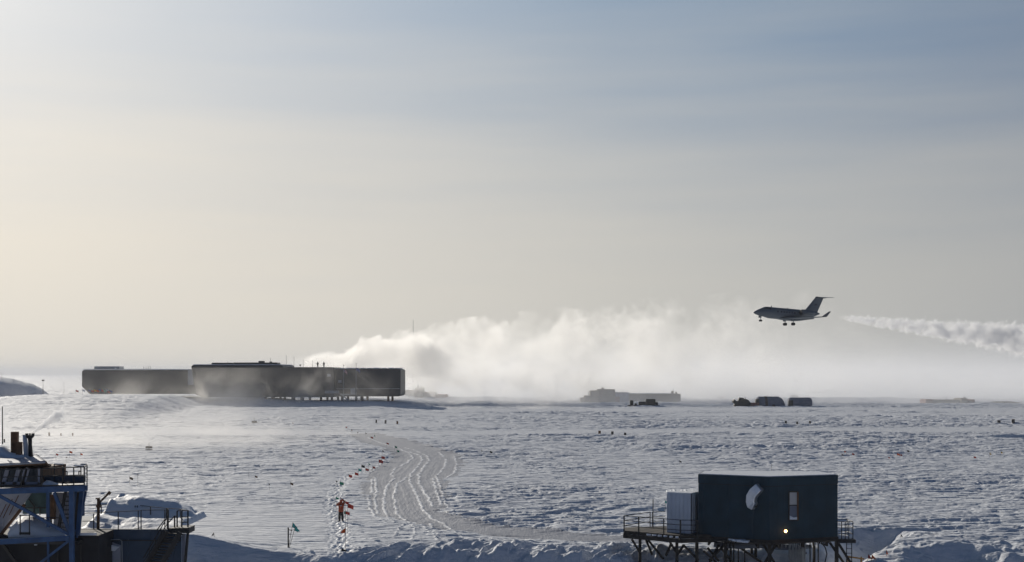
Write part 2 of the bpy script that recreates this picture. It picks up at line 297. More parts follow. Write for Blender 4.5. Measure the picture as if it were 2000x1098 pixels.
# ------------------------------------------------------------------ mesh helpers
class MB:
    def __init__(s): s.v = []; s.f = []
    def add(s, vs, fs):
        o = len(s.v); s.v += [Vector(a) for a in vs]; s.f += [tuple(o+i for i in f) for f in fs]; return s
    def box(s, c, sz, rz=0.0, ry=0.0):
        hx, hy, hz = sz[0]/2, sz[1]/2, sz[2]/2; m = Matrix.Rotation(rz, 3, 'Z') @ Matrix.Rotation(ry, 3, 'Y'); c = Vector(c)
        vs = [c + m @ Vector((x*hx, y*hy, z*hz)) for x in (-1, 1) for y in (-1, 1) for z in (-1, 1)]
        return s.add(vs, [(0,1,3,2), (4,6,7,5), (0,4,5,1), (2,3,7,6), (0,2,6,4), (1,5,7,3)])
    def bar(s, a, b, w, h=None):
        a, b = Vector(a), Vector(b); h = h or w; d = (b-a).normalized()
        up = Vector((0, 0, 1)) if abs(d.z) < .95 else Vector((0, 1, 0))
        x = d.cross(up).normalized()*w/2; y = x.normalized().cross(d).normalized()*h/2
        vs = [p+i*x+j*y for p in (a, b) for i, j in ((-1,-1), (1,-1), (1,1), (-1,1))]
        return s.add(vs, [(3,2,1,0), (4,5,6,7), (0,1,5,4), (1,2,6,5), (2,3,7,6), (3,0,4,7)])
    def tube(s, a, b, r, r2=None, n=8):
        return s.loft([(a, r), (b, r if r2 is None else r2)], n)
    def loft(s, pts, n=10):
        """round tube through (point, radius)"""
        rings = []; ps = [Vector(p) for p, _ in pts]; ref = None
        for i, (p, r) in enumerate(zip(ps, [q for _, q in pts])):
            d = (ps[min(i+1, len(ps)-1)]-ps[max(i-1, 0)]).normalized()
            if ref is None:
                up = Vector((0, 0, 1)) if abs(d.z) < .9 else Vector((0, 1, 0)); ref = d.cross(up).normalized()
            x = (ref-d*ref.dot(d)).normalized(); ref = x; y = d.cross(x)
            rings.append([p+r*(math.cos(2*math.pi*k/n)*x+math.sin(2*math.pi*k/n)*y) for k in range(n)])
        return s.rings(rings)
    def rings(s, rings, caps=True):
        n = len(rings[0]); vs = [p for r in rings for p in r]; fs = []
        for i in range(len(rings)-1):
            for k in range(n): fs.append((i*n+k, i*n+(k+1) % n, (i+1)*n+(k+1) % n, (i+1)*n+k))
        if caps: fs.append(tuple(reversed(range(n)))); fs.append(tuple((len(rings)-1)*n+k for k in range(n)))
        return s.add(vs, fs)
    def prism(s, poly, z0, z1):
        n = len(poly); vs = [(x, y, z0) for x, y in poly]+[(x, y, z1) for x, y in poly]
        return s.add(vs, [tuple(reversed(range(n))), tuple(range(n, 2*n))]+[(k, (k+1) % n, n+(k+1) % n, n+k) for k in range(n)])
    def slab(s, pts, nrm, t):
        """polygon in 3-D thickened along nrm"""
        n = len(pts); nv = Vector(nrm).normalized()*t; a = [Vector(p) for p in pts]
        return s.add(a+[p+nv for p in a], [tuple(reversed(range(n))), tuple(range(n, 2*n))]+[(k, (k+1) % n, n+(k+1) % n, n+k) for k in range(n)])
    def build(s, name, m, parent=None, smooth=False, world=True, bevel=0):
        off = Vector((0, 0, 0))
        if parent is not None and world:
            q = parent
            while q is not None: off += q.location; q = q.parent
        me = bpy.data.meshes.new(name); me.from_pydata([tuple(p-off) for p in s.v], [], s.f); me.validate(); me.update()
        import bmesh
        bm = bmesh.new(); bm.from_mesh(me); bmesh.ops.recalc_face_normals(bm, faces=bm.faces); bm.to_mesh(me); bm.free()
        me.materials.append(M[m] if isinstance(m, str) else m)
        if smooth: me.polygons.foreach_set('use_smooth', [True]*len(me.polygons))
        o = bpy.data.objects.new(name, me); COL.objects.link(o)
        if parent is not None: o.parent = parent
        if bevel:
            b = o.modifiers.new('bevel', 'BEVEL'); b.width = bevel; b.segments = 2; b.limit_method = 'ANGLE'
        return o
def build_each(b, name, m, parent, **k):
    """one object per connected piece of the builder"""
    par = list(range(len(b.v)))
    def find(i):
        while par[i] != i: par[i] = par[par[i]]; i = par[i]
        return i
    for f in b.f:
        for i in f[1:]: par[find(i)] = find(f[0])
    grp = {}
    for f in b.f: grp.setdefault(find(f[0]), []).append(f)
    for fs in grp.values():
        ids = sorted({i for f in fs for i in f}); mp_ = {i: n for n, i in enumerate(ids)}
        q = MB(); q.v = [b.v[i] for i in ids]; q.f = [tuple(mp_[i] for i in f) for f in fs]; q.build(name, m, parent, **k)
def thing(name, label, cat, loc=(0, 0, 0), rz=0.0, group=None, kind=None):
    o = bpy.data.objects.new(name, None); COL.objects.link(o); o.location = loc; o.rotation_euler = (0, 0, rz); o.empty_display_size = .5
    return tag(o, label, cat, group, kind)
def tag(o, label=None, cat=None, group=None, kind=None):
    if label: o['label'] = label
    if cat: o['category'] = cat
    if group: o['group'] = group
    if kind: o['kind'] = kind
    return o
def copy_tree(o, parent=None, label=None):
    c = o.copy(); COL.objects.link(c); c.parent = parent
    if label: c['label'] = label
    for ch in KIDS.get(o.name, [x for x in bpy.data.objects if x.parent == o]): copy_tree(ch, c)
    return c
KIDS = {}

# ------------------------------------------------------------------ ground
def build_ground():
    Yr = [4, 12, 22, 32, 42, 50, 56, 61, 65]
    y = 67.0
    while y < 85: Yr.append(y); y *= 1.006
    while y < 430: Yr.append(y); y *= 1.0018
    while y < 640: Yr.append(y); y *= 1.003
    while y < 1000: Yr.append(y); y *= 1.005
    while y < 14000: Yr.append(y); y *= 1.02
    Yr = np.array(Yr)
    T = np.concatenate([[-6, -4, -2.5, -1.6, -1.1, -.8, -.62, -.52], np.linspace(-.46, -.40, 24)[:-1], np.linspace(-.40, .40, 1050), np.linspace(.40, .46, 24)[1:], [.52, .62, .8, 1.1, 1.6, 2.5, 4, 6]])
    Yg, Tg = np.meshgrid(Yr, T, indexing='ij'); Xg = Tg*Yg; nr, nc = Yg.shape
    X, Y = Xg.ravel(), Yg.ravel(); Z = np.empty_like(X)
    for i in range(0, len(X), 200000): Z[i:i+200000] = height(X[i:i+200000], Y[i:i+200000])
    i, j = np.meshgrid(np.arange(nr-1), np.arange(nc-1), indexing='ij'); a = (i*nc+j).ravel()
    q = np.stack([a, a+1, a+nc+1, a+nc], 1)
    cx = X[q].mean(1); cyy = Y[q].mean(1)
    sel = cyy < 500
    cls = np.zeros(len(q), int)
    ii = np.where(sel)[0]
    r = sdist(cx[ii], cyy[ii], ROAD)+.8*pn(cx[ii]/2.5, cyy[ii]/5, 9)+1.0*fbm(cx[ii]/1.2, cyy[ii]/1.0, 3, 10)
    t = .8+.25*pn(cx[ii]/1.1, cyy[ii]/1.4, 19)-pdist(cx[ii], cyy[ii], TRAIL)
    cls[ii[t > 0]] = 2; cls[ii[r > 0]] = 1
    loose = np.zeros(len(X))
    nn = np.where((Y < 500) & (np.abs(Tg.ravel()) < .2))[0]
    for ln in RIDGES:
        d = pdist(X[nn]+.16*pn(X[nn]/1.5, Y[nn]/2.5, 92), Y[nn], ln)+.08*pn(X[nn]/.6, Y[nn]/1.0, 33); loose[nn] = np.maximum(loose[nn], (1-ss(.05, .16, d))*ss(-.45, -.05, pn(X[nn]/1.1, Y[nn]/2.6, 34)))
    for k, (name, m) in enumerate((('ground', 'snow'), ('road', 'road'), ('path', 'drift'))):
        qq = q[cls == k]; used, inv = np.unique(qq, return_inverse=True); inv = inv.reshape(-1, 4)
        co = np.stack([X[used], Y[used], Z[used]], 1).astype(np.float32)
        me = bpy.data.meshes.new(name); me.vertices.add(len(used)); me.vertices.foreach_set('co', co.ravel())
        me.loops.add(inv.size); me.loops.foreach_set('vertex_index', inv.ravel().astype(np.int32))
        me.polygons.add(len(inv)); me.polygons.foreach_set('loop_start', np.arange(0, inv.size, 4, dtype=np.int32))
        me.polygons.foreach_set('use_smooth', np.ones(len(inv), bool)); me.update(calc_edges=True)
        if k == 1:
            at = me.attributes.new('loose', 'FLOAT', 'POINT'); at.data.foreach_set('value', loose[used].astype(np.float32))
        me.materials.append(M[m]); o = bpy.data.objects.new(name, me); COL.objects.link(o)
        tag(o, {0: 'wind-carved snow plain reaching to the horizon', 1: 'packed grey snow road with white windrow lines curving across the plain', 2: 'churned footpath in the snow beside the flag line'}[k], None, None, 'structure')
build_ground()

# ------------------------------------------------------------------ elevated station
def station():
    YS = 500.0; s = YS/F
    X = lambda u, Y=YS: (u-1000)*Y/F
    Z = lambda v, Y=YS: HC-(v-HV)*Y/F
    t = thing('research_station', 'long dark two-storey research station raised on stilts, steam blowing behind it', 'building', (X(474), YS, gz(X(474), YS)))
    # left wing: undercut lower edge at its windward end
    z1, z0, zc = Z(723), Z(769.5), Z(755)
    b = MB(); xa, xb, xc = X(163), X(178), X(386); d0, d1 = YS-2, YS+16
    prof = [(xa, z1-.5), (xa, zc), (xb, z0), (xc, z0), (xc, z1), (xa+.5, z1)]
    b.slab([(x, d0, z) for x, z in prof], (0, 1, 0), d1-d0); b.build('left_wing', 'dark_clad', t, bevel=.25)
    b = MB(); b.box(((xa+xc)/2, (d0+d1)/2, z1+.17), (xc-xa-1.0, d1-d0-1, .34)); b.build('roof_snow', 'drift', t)
    b = MB(); b.box((X(202), YS+7, Z(718.3)), (9, 6, 1.0)); b.build('roof_hatch', 'steel', t, bevel=.1)
    b = MB(); b.bar((xa+.6, d0+.2, z1+.2), (X(300), d0+.2, z1+.2), .3, .38); b.bar((X(300), d0+.2, z1+.12), (xc-.2, d0+.2, z1+.12), .2, .2); b.build('snow_lip', 'lip', t)
    # recess panel between the wings
    b = MB(); b.box((X(376), d0-.12, Z(737)), (2.3, .24, Z(722)-Z(752))); b.build('link_panel', 'steel', t)
    # centre block
    c0, c1 = YS-9, YS+18; zt, zb = Z(713.5), Z(775)
    b = MB(); x0, x1 = X(384.5), X(659)
    b.slab([(x, c0, z) for x, z in [(x0, zt-.4), (x0+1.5, zb+1.0), (x0+4, zb), (x1, zb), (x1, zt-1.0), (x1-1, Z(717.5)), (X(560), Z(717.5)), (X(559), zt), (x0+.5, zt)]], (0, 1, 0), c1-c0)
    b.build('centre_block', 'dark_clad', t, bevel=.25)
    b = MB(); b.box(((X(388)+X(557))/2, (c0+c1)/2, zt+.14), (X(557)-X(388), c1-c0-1, .24)); b.build('roof_snow', 'drift', t)
    b = MB(); b.box((X(435), YS+2, Z(711)), (7.5, 6, .9)); b.box((X(500), YS+2, Z(711.2)), (15.5, 7, 1.1)); build_each(b, 'roof_plant', 'dark', t, bevel=.1)
    MB().box((X(511), YS, Z(708.4)), (1.9, 2, 1.2)).build('roof_vent', 'dark', t); MB().box((X(529), YS, Z(708.8)), (.8, 1, .9)).build('roof_vent', 'dark', t)
    # right wing
    b = MB(); x2, x3 = X(659.2), X(785)
    b.slab([(x, YS-6, z) for x, z in [(x2, Z(720.3)), (x2, zb+.2), (x3-.6, zb+.2), (x3, zb+1), (x3, Z(722.5)), (x3-.9, Z(720.3))]], (0, 1, 0), 22)
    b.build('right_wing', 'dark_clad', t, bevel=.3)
    b = MB()
    for k in range(9):
        xx = x2+1.5+k*2.5; b.box((xx, YS+3, Z(719.6)), (1.2+.5*(k % 3), 8, .3+.1*(k % 2)))
    b.build('roof_snow', 'drift', t)
    # slim line under the right wing, and the lighter lower band
    b = MB(); b.box(((x2+x3)/2, YS-6.06, Z(759)), (x3-x2-.6, .12, .18)); b.build('wall_rail', 'steel', t)
    # stilts
    for u in (524, 537, 561, 579, 596, 631, 652, 672, 699, 711, 761):
        for dy in (-5.5, 12):
            x = X(u)
            b = MB(); y = YS+dy; b.tube((x, y, gz(x, y)-1.5), (x, y, zb+.3), .42, n=10); b.build('stilt', 'rust', t, smooth=True)
    # entrance stairs and landings
    b = MB()
    b.box((X(656), YS-10.2, Z(765)), (4.8, 2.4, .9)); b.box((X(681), YS-8.2, Z(770)), (3.6, 4, .35)); b.box((X(695), YS-8, Z(764)), (1.6, 3, 2.2))
    b.build('stair_landing', 'steel', t)
    b = MB()
    for k in range(14):
        q = k/13; b.box((X(681)-1.6+q*3.4, YS-9.5, Z(768)-(q*3.2)), (.5, 1.4, .08))
    b.bar((X(681)-1.7, YS-10.2, Z(768)), (X(681)+1.9, YS-10.2, Z(786)), .12, .3); b.bar((X(681)-1.7, YS-8.8, Z(768)), (X(681)+1.9, YS-8.8, Z(786)), .12, .3)
    b.build('entrance_stair', 'steel', t)
    for (u, v) in ((649, 733), (668, 745)):
        b = MB(); b.box((X(u), YS-9.06 if u < 659 else YS-6.06, Z(v)), (1.2, .1, .9)); b.build('window', 'steel', t)
    # mast work on the roofs
    b = MB()
    for u, vt, vb in ((530, 699, 710), (576, 697, 718), (594, 701, 718), (612, 704, 718), (447, 706, 712), (561, 694, 712)):
        x = X(u); b.tube((x, YS-2, Z(vb)), (x, YS-2, Z(vt)), .05, n=5)
    b.tube((X(588), YS-2, Z(718)), (X(588), YS-2, Z(714)), .04, n=5); b.box((X(588), YS-2, Z(713.5)), (.5, .4, .5))
    build_each(b, 'roof_mast', 'dark', t)
    b = MB()
    for u in (279, 284, 288, 293): b.tube((X(u), YS+1, Z(722)), (X(u), YS+1, Z(715.5)), .045, n=5)
    b.bar((X(279), YS+1, Z(719)), (X(293), YS+1, Z(719)), .07); b.bar((X(288), YS+1, Z(715.8)), (X(293), YS+1, Z(715.8)), .06)
    b.build('roof_railing', 'dark', t)
    b = MB()
    b.box((X(227), YS-1, Z(719.6)), (.5, .5, .5)); b.build('roof_lamp', 'white_flag', t)
station()

# ------------------------------------------------------------------ people
def skin_mesh(name, verts, edges, radii, root=0, sub=1):
    me = bpy.data.meshes.new(name); me.from_pydata(verts, edges, []); o = bpy.data.objects.new(name+'_tmp', me); COL.objects.link(o)
    o.modifiers.new('s', 'SKIN'); sv = me.skin_vertices[0].data
    for i, r in enumerate(radii):
        sv[i].radius = (r, r) if not isinstance(r, tuple) else r
        sv[i].use_root = (i == root)
    o.modifiers[0].use_smooth_shade = True
    q = o.modifiers.new('u', 'SUBSURF'); q.levels = sub; q.render_levels = sub
    dg = bpy.context.evaluated_depsgraph_get(); r = bpy.data.meshes.new_from_object(o.evaluated_get(dg)); r.name = name
    bpy.data.objects.remove(o); bpy.data.meshes.remove(me); return r
def addmesh(name, me, m, parent):
    me.materials.clear(); me.materials.append(M[m]); o = bpy.data.objects.new(name, me); COL.objects.link(o); o.parent = parent; return o
def person(loc, label, pose, group=None, coat='parka', rz=0.0, detail=True, s=1.0):
    """feet at origin, facing +Y"""
    t = thing('person', label, 'person', loc, rz, group)
    if pose == 'shading':
        EL, HL = (-.35, .10, 1.40), (-.10, .30, 1.60)
        ER, HR = (.27, .16, 1.66), (.03, .24, 1.87)
    elif pose == 'camera':
        EL, HL = (-.33, .12, 1.22), (-.07, .30, 1.58); ER, HR = (.33, .12, 1.22), (.07, .30, 1.58)
    else:
        EL, HL = (-.30, -.02, 1.14), (-.30, .10, .90); ER, HR = (.30, -.02, 1.14), (.30, .10, .90)
    lx = .09
    v = [(0,0,.97), (0,0,1.15), (0,0,1.36), (0,.01,1.50), (0,.03,1.60), (0,.04,1.72), (0,.03,1.79),
         (-.17,0,1.43), EL, HL, (.17,0,1.43), ER, HR,
         (-lx,0,.90), (-.12,.02,.50), (-.14,0,.10), (-.15,.14,.05), (lx,0,.90), (.11,.02,.50), (.13,0,.10), (.15,.14,.05)]
    e = [(0,1),(1,2),(2,3),(3,4),(4,5),(5,6),(2,7),(7,8),(8,9),(2,10),(10,11),(11,12),(0,13),(13,14),(14,15),(15,16),(0,17),(17,18),(18,19),(19,20)]
    r = [.14,.13,.15,.07,.075,.10,.06,.07,.05,.032,.07,.05,.032,.09,.065,.05,.04,.09,.065,.05,.04]
    # hands: palm and five fingers each
    for hi, el, sg in ((9, EL, -1), (12, ER, 1)):
        h = Vector(v[hi]); d = (h-Vector(el)).normalized(); side = d.cross(Vector((0, 1, .2))).normalized()
        pi = len(v); v.append(tuple(h+d*.07)); r.append((.042, .02)); e.append((hi, pi))
        if detail:
            for k in range(4):
                b0 = h+d*.10+side*(k-1.5)*.02; i0 = len(v); L = (.065, .075, .07, .055)[k]
                v.append(tuple(b0)); r.append(.010); e.append((pi, i0)); v.append(tuple(b0+d*L*.55)); r.append(.009); e.append((i0, i0+1))
                v.append(tuple(b0+d*L*.9+Vector((0, -.02, -.02)))); r.append(.008); e.append((i0+1, i0+2))
            i0 = len(v); v.append(tuple(h+d*.04+side*.045*sg)); r.append(.011); e.append((pi, i0)); v.append(tuple(h+d*.08+side*.06*sg)); r.append(.009); e.append((i0, i0+1))
    body = addmesh('body', skin_mesh('body', v, e, r), 'skin', t)
    # parka: torso, sleeves, skirt; hood
    cv = [(0,0,.78), (0,0,.98), (0,0,1.20), (0,0,1.38), (0,.01,1.49), v[7], tuple(Vector(EL)), tuple(Vector(HL)*.93+Vector(EL)*.07), v[10], tuple(Vector(ER)), tuple(Vector(HR)*.93+Vector(ER)*.07)]
    ce = [(0,1),(1,2),(2,3),(3,4),(3,5),(5,6),(6,7),(3,8),(8,9),(9,10)]
    cr = [(.26,.19), (.235,.18), (.215,.17), (.22,.17), .11, .115, .095, .065, .115, .095, .065]
    addmesh('parka', skin_mesh('parka', cv, ce, cr, 2), coat, t)
    addmesh('hood', skin_mesh('hood', [(0,-.01,1.50), (0,-.02,1.62), (0,-.01,1.76), (0,0,1.83)], [(0,1),(1,2),(2,3)], [.10,.125,.13,.07], 1), coat, t)
    for sx in (-1, 1):
        i = 13 if sx < 0 else 17
        addmesh('trouser_leg', skin_mesh('trouser_leg', [(sx*.09,0,.88), (sx*.11,.01,.50), (sx*.13,0,.16)], [(0,1),(1,2)], [.135,.115,.105], 0), 'trousers', t)
        addmesh('boot', skin_mesh('boot', [(sx*.135,-.03,.22), (sx*.135,-.03,.07), (sx*.15,.12,.06), (sx*.155,.20,.05)], [(0,1),(1,2),(2,3)], [.08,.075,.065,.045], 1), 'black', t)
    # face
    for sx in (-1, 1):
        MB().box((sx*.033, .142, 1.70), (.022, .012, .012)).build('eye', 'hair', t, world=False)
    MB().box((0, .152, 1.67), (.022, .03, .04)).build('nose', 'skin', t, world=False); MB().box((0, .14, 1.635), (.05, .012, .01)).build('mouth', 'hair', t, world=False)
    if detail and pose == 'shading':
        MB().box((0, -.165, 1.34), (.16, .02, .07)).build('back_patch', 'patch', t, world=False)
    t.scale = (s, s, s)
    return t
px, py = G(666, 1018.5)
person((px, py, gz(px, py)), 'person in red parka on the footpath, back turned, one arm over the head', 'shading', rz=R(3))
def roofpt(u, v, Y): p = P(u, v, Y); return p
ROOFZ = HC-(717.5-HV)*500/F
for u, lab, c in ((620.5, 'person in dark clothes on the station roof, the left one of two', 'olive'), (632.5, 'person in dark coat and pale trousers on the station roof, the right one of two', 'olive')):
    p = person(((u-1000)*497/F, 497, ROOFZ), lab, 'stand', 'people on the station roof', coat=c, detail=False, rz=R(20), s=1.08)

# ------------------------------------------------------------------ bamboo flags and markers
def flag(u, v, hpx, cloth, label, shape='flag', group='bamboo marker flags on the snow', lean=None, size=1.0, dirx=1, zoff=0.0, pole=.016, vis=1.0):
    """base at photo pixel (u,v); hpx = pixel height"""
    x, y = G(u, v); z = gz(x, y)
    x, y = G(u, v, z) if y > 90 else (x, y); z = gz(x, y)
    hh = hpx*y/F
    t = thing('marker_flag', label, 'flag', (x, y, z), random.uniform(-.35, .35), group)
    lx = random.uniform(-.06, .06) if lean is None else lean
    top = Vector((lx*hh, 0, hh))
    MB().tube((0, 0, -.3), top, pole*max(1, y/170)**.5, n=6).build('pole', 'bamboo', t, world=False)
    w, h = .46*size, .38*size
    rows = []
    for i in range(7):
        q = i/6; ww = .07*math.sin(q*5+u)
        if shape == 'flag': up, dn = -.05-.20*q*h*2, -h-.12*q
        else: up, dn = -.02-q*h*.8, -h*(1-.1*q)-q*.05
        base = top*(1-.02); rows.append([(base.x+dirx*w*q*(.8 if shape == 'pennant' else 1), ww, base.z+up), (base.x+dirx*w*q*(.8 if shape == 'pennant' else 1), ww+.02*(1 if i % 2 else -1), base.z+dn)])
    vs = [p for r_ in rows for p in r_]; fs = [(2*i, 2*i+2, 2*i+3, 2*i+1) for i in range(6)]
    b = MB(); b.add(vs, fs); b.add([(p[0], p[1]+.012, p[2]) for p in vs], [tuple(reversed(f)) for f in fs])
    ed = list(range(0, 14, 2))+list(range(13, 0, -2)); b.f += [(ed[i], ed[(i+1) % 14], ed[(i+1) % 14]+14, ed[i]+14) for i in range(14)]
    b.build('cloth', cloth, t, world=False)
    return t
fl = [
 (679, 1093, 62, 'red_flag', 'tall red flag on a cane at the near end of the footpath', 'flag', -.0, 1.0),
 (675, 1079, 50, 'orange_flag', 'hanging orange flag beside the near end of the footpath', 'pennant', 0, 1.0),
 (675, 1036, 37, 'red_flag', 'red flag on a cane by the feet of the person in red', 'flag', 0, .7),
 (674, 1014, 38, 'red_flag', 'red flag standing at the right elbow of the person in red', 'flag', 0, .7),
 (672, 1012, 14, 'green_flag', 'small green flag behind the knees of the person in red', 'pennant', .02, .7),
 (657, 1000, 33, 'green_flag', 'green flag just left of the head of the person in red', 'pennant', -.02, .7),
 (664, 956, 17, 'green_flag', 'green flag on the trail beyond the person in red', 'flag', 0, .9),
 (658, 948, 10, 'black_flag', 'thin dark flag at the bend of the footpath', 'pennant', -.2, .5),
 (681, 934, 9, 'red_flag', 'red flag leftmost in the distant flag row', 'flag', 0, .9),
 (693, 932, 10, 'red_flag', 'red flag second from the left in the distant flag row', 'flag', 0, .9),
 (700, 922, 10, 'teal_flag', 'pale teal flag in the distant flag row', 'flag', 0, .85),
 (706, 917, 11, 'black_flag', 'black flag in the distant flag row', 'flag', 0, .9),
 (714, 924, 10, 'red_flag', 'red flag right of the black one in the distant row', 'flag', 0, .85),
 (720, 914, 11, 'green_flag', 'tiny dark green flag above the distant flag row', 'pennant', 0, .6),
 (728, 920, 12, 'red_flag', 'pinkish red flag on the right half of the distant row', 'flag', 0, .8),
 (740, 911, 12, 'red_flag', 'large red flag at the right end of the distant row', 'flag', 0, 1.2),
 (745, 903, 10, 'red_flag', 'lower of two stacked red flags at the road bend', 'flag', 0, .95),
 (746, 897, 9, 'red_flag', 'upper of two stacked red flags at the road bend', 'flag', 0, .9),
 (747, 889, 8, 'black_flag', 'dark flag just above the two stacked red ones', 'pennant', 0, .7),
 (755, 872, 8, 'red_flag', 'small red flag on the road edge beside two green ones', 'flag', 0, .8),
 (771, 881, 11, 'green_flag', 'upper green flag on the curved road', 'flag', 0, .85),
 (775, 888, 10, 'green_flag', 'lower green flag on the curved road', 'flag', 0, .8),
 (724, 859, 7, 'red_flag', 'red flag where the road fades out far away', 'flag', 0, .95),
 (731, 855, 6, 'green_flag', 'faint green flag right of the farthest red one', 'pennant', 0, .8),
 (714, 850, 6, 'black_flag', 'faint dark flag beyond the end of the road', 'pennant', 0, .8),
 (698, 849, 6, 'black_flag', 'second faint dark flag beyond the end of the road', 'pennant', 0, .7),
 (686, 844, 7, 'rust', 'dull brown flag left of the end of the road', 'pennant', 0, .8),
 (675, 838, 5, 'red_flag', 'tiny red flag farthest up the flag line', 'flag', 0, .8),
 (567, 953, 12, 'rust', 'brown hanging flag on the open snow left of the trail', 'flag', 0, .7),
 (527, 956, 13, 'black_flag', 'small leaning dark flag on the open snow left of the trail', 'pennant', -.15, .4),
 (498, 935, 8, 'rust', 'pale brown flag on the open snow', 'flag', 0, .6),
 (486, 932, 12, 'bamboo', 'bare thin cane beside the pale brown flag', 'pennant', 0, .15),
 (253, 945, 16, 'bamboo', 'dull green flag on thin cane behind the snowy deck', 'flag', 0, .8),
 (269, 950, 26, 'bamboo', 'bare cane right of the dull green flag', 'pennant', 0, .15),
 (109, 900, 16, 'red_flag', 'faint red flag behind the blue tower railing', 'flag', 0, .8),
 (136, 894, 14, 'orange_flag', 'orange flag behind the blue tower railing', 'flag', 0, .9),
 (157, 892, 8, 'orange_flag', 'smaller orange flag right of the tower railing', 'flag', 0, .7),
 (129, 902, 12, 'bamboo', 'pale cane between two flags beyond the tower railing', 'pennant', 0, .5),
 (957, 887, 8, 'black_flag', 'black flag on the middle of the open plain', 'flag', 0, .8),
 (941, 885, 7, 'black_flag', 'thin dark flag left of the black flag on the open plain', 'pennant', -.1, .5),
 (1327, 908, 9, 'black_flag', 'small dark flag behind the white annex of the navy lab', 'flag', 0, .6),
 (1299, 998, 22, 'teal_flag', 'teal flag touching the left edge of the white annex', 'flag', 0, .7),
 (1507, 922, 17, 'bamboo', 'bare cane rising behind the roof of the navy lab', 'pennant', 0, .15),
 (1644, 889, 6, 'black_flag', 'dark flag above the right end of the navy lab', 'flag', 0, .6),
 (1649, 888, 8, 'orange_flag', 'orange flag touching the dark one beyond the navy lab', 'pennant', 0, .8),
 (1664, 892, 6, 'red_flag', 'red flag low on the plain beyond the navy lab', 'flag', 0, .8),
 (1752, 891, 6, 'orange_flag', 'orange flag left of the lone black one, right side plain', 'flag', 0, .9),
 (1758, 891, 5, 'red_flag', 'red flag close to the orange one, right side plain', 'flag', 0, .7),
 (1772, 888, 9, 'black_flag', 'lone black flag right of an orange and a red one', 'flag', 0, .7),
 (1902, 897, 7, 'red_flag', 'red flag just under the long shaded drift', 'flag', 0, .7),
 (1933, 892, 10, 'yellow_flag', 'yellow flag just under the long shaded drift', 'pennant', 0, .9),
 (1955, 890, 9, 'yellow_flag', 'second yellow flag under the long shaded drift, farther right', 'pennant', 0, .8),
 (571, 829, 6, 'rust', 'tiny brown flag on the far snow left of the road end', 'flag', 0, .6),
 (1735, 897, 5, 'red_flag', 'faint red flag left of the orange flag on the right plain', 'flag', 0, .5),
]
for u, v, h, c, lab, shp, lean, sz in fl: flag(u, v, h, c, lab, shp, lean=lean, size=sz, dirx=-1 if 'beside the near end' in lab else 1, pole=.012)
def pennant_marker(u, v, hpx, m, label, lean):
    x, y = G(u, v); z = gz(x, y); hh = hpx*y/F
    t = thing('marker_pennant', label, 'flag', (x, y, z), 0, 'stiff triangular pennants in the snow')
    MB().tube((0, 0, -.2), (lean*hh*.3, 0, hh), .014, n=6).build('pole', 'bamboo', t, world=False)
    b = MB(); top = Vector((lean*hh*.3, 0, hh)); a = [top, top+Vector((.36*lean+.1, .03, -hh*.72)), top+Vector((-.02, 0, -hh*.62))]
    b.slab(a, (0, 1, 0), .015); b.build('cloth', m, t, world=False)
pennant_marker(665, 1080, 9, 'black_flag', 'black triangular pennant at the foot of the trail', 1)
pennant_marker(420, 1056, 10, 'black_flag', 'black triangular pennant on the rim of the shaded snowbank', -.8)
pennant_marker(1727, 1066, 10, 'black_flag', 'black triangular pennant on the lit ridge, left of the pair', .9)
pennant_marker(1759, 1066, 8, 'black_flag', 'black triangular pennant on the lit ridge, right of the pair', .2)
pennant_marker(1731, 1089, 13, 'orange_flag', 'orange triangular pennant leaning on the shaded ridge face', .1)
for u, v, lab in ((1694, 1096, 'red pennant left of the orange-red cluster under the lit ridge'), (1701, 1096, 'orange-red pennant right in the cluster under the lit ridge')):
    pennant_marker(u, v, 14, 'red_flag' if u < 1700 else 'orange_flag', lab, .5)
# post with two teal flags
x, y = G(563, 1069); t = thing('marker_post', 'grey post with crossbar and two leaning teal flags on the smooth snow', 'post', (x, y, gz(x, y)))
s = y/F
MB().tube((0, 0, -.3), (0, 0, 39*s), .05, n=8).build('post', 'rail', t, world=False)
MB().bar((0, 0, 35*s), (8*s, 0, 33*s), .04).bar((0, 0, 26*s), (6*s, 0, 26*s), .03).build('crossbar', 'rail', t, world=False)
for k, (dx, hh) in enumerate(((9, 49), (14, 42))):
    MB().tube((.03+.05*k, 0, 0), (dx*s, 0, hh*s), .016, n=6).build('cane', 'bamboo', t, world=False)
    b = MB(); a = Vector((dx*s, 0, hh*s)); b.slab([a, a+Vector((.32, .05, -.38)), a+Vector((.14, 0, -.42)), a+Vector((-.06, 0, -.32))], (0, 1, 0), .012); b.build('flag_cloth', 'teal_flag', t, world=False)
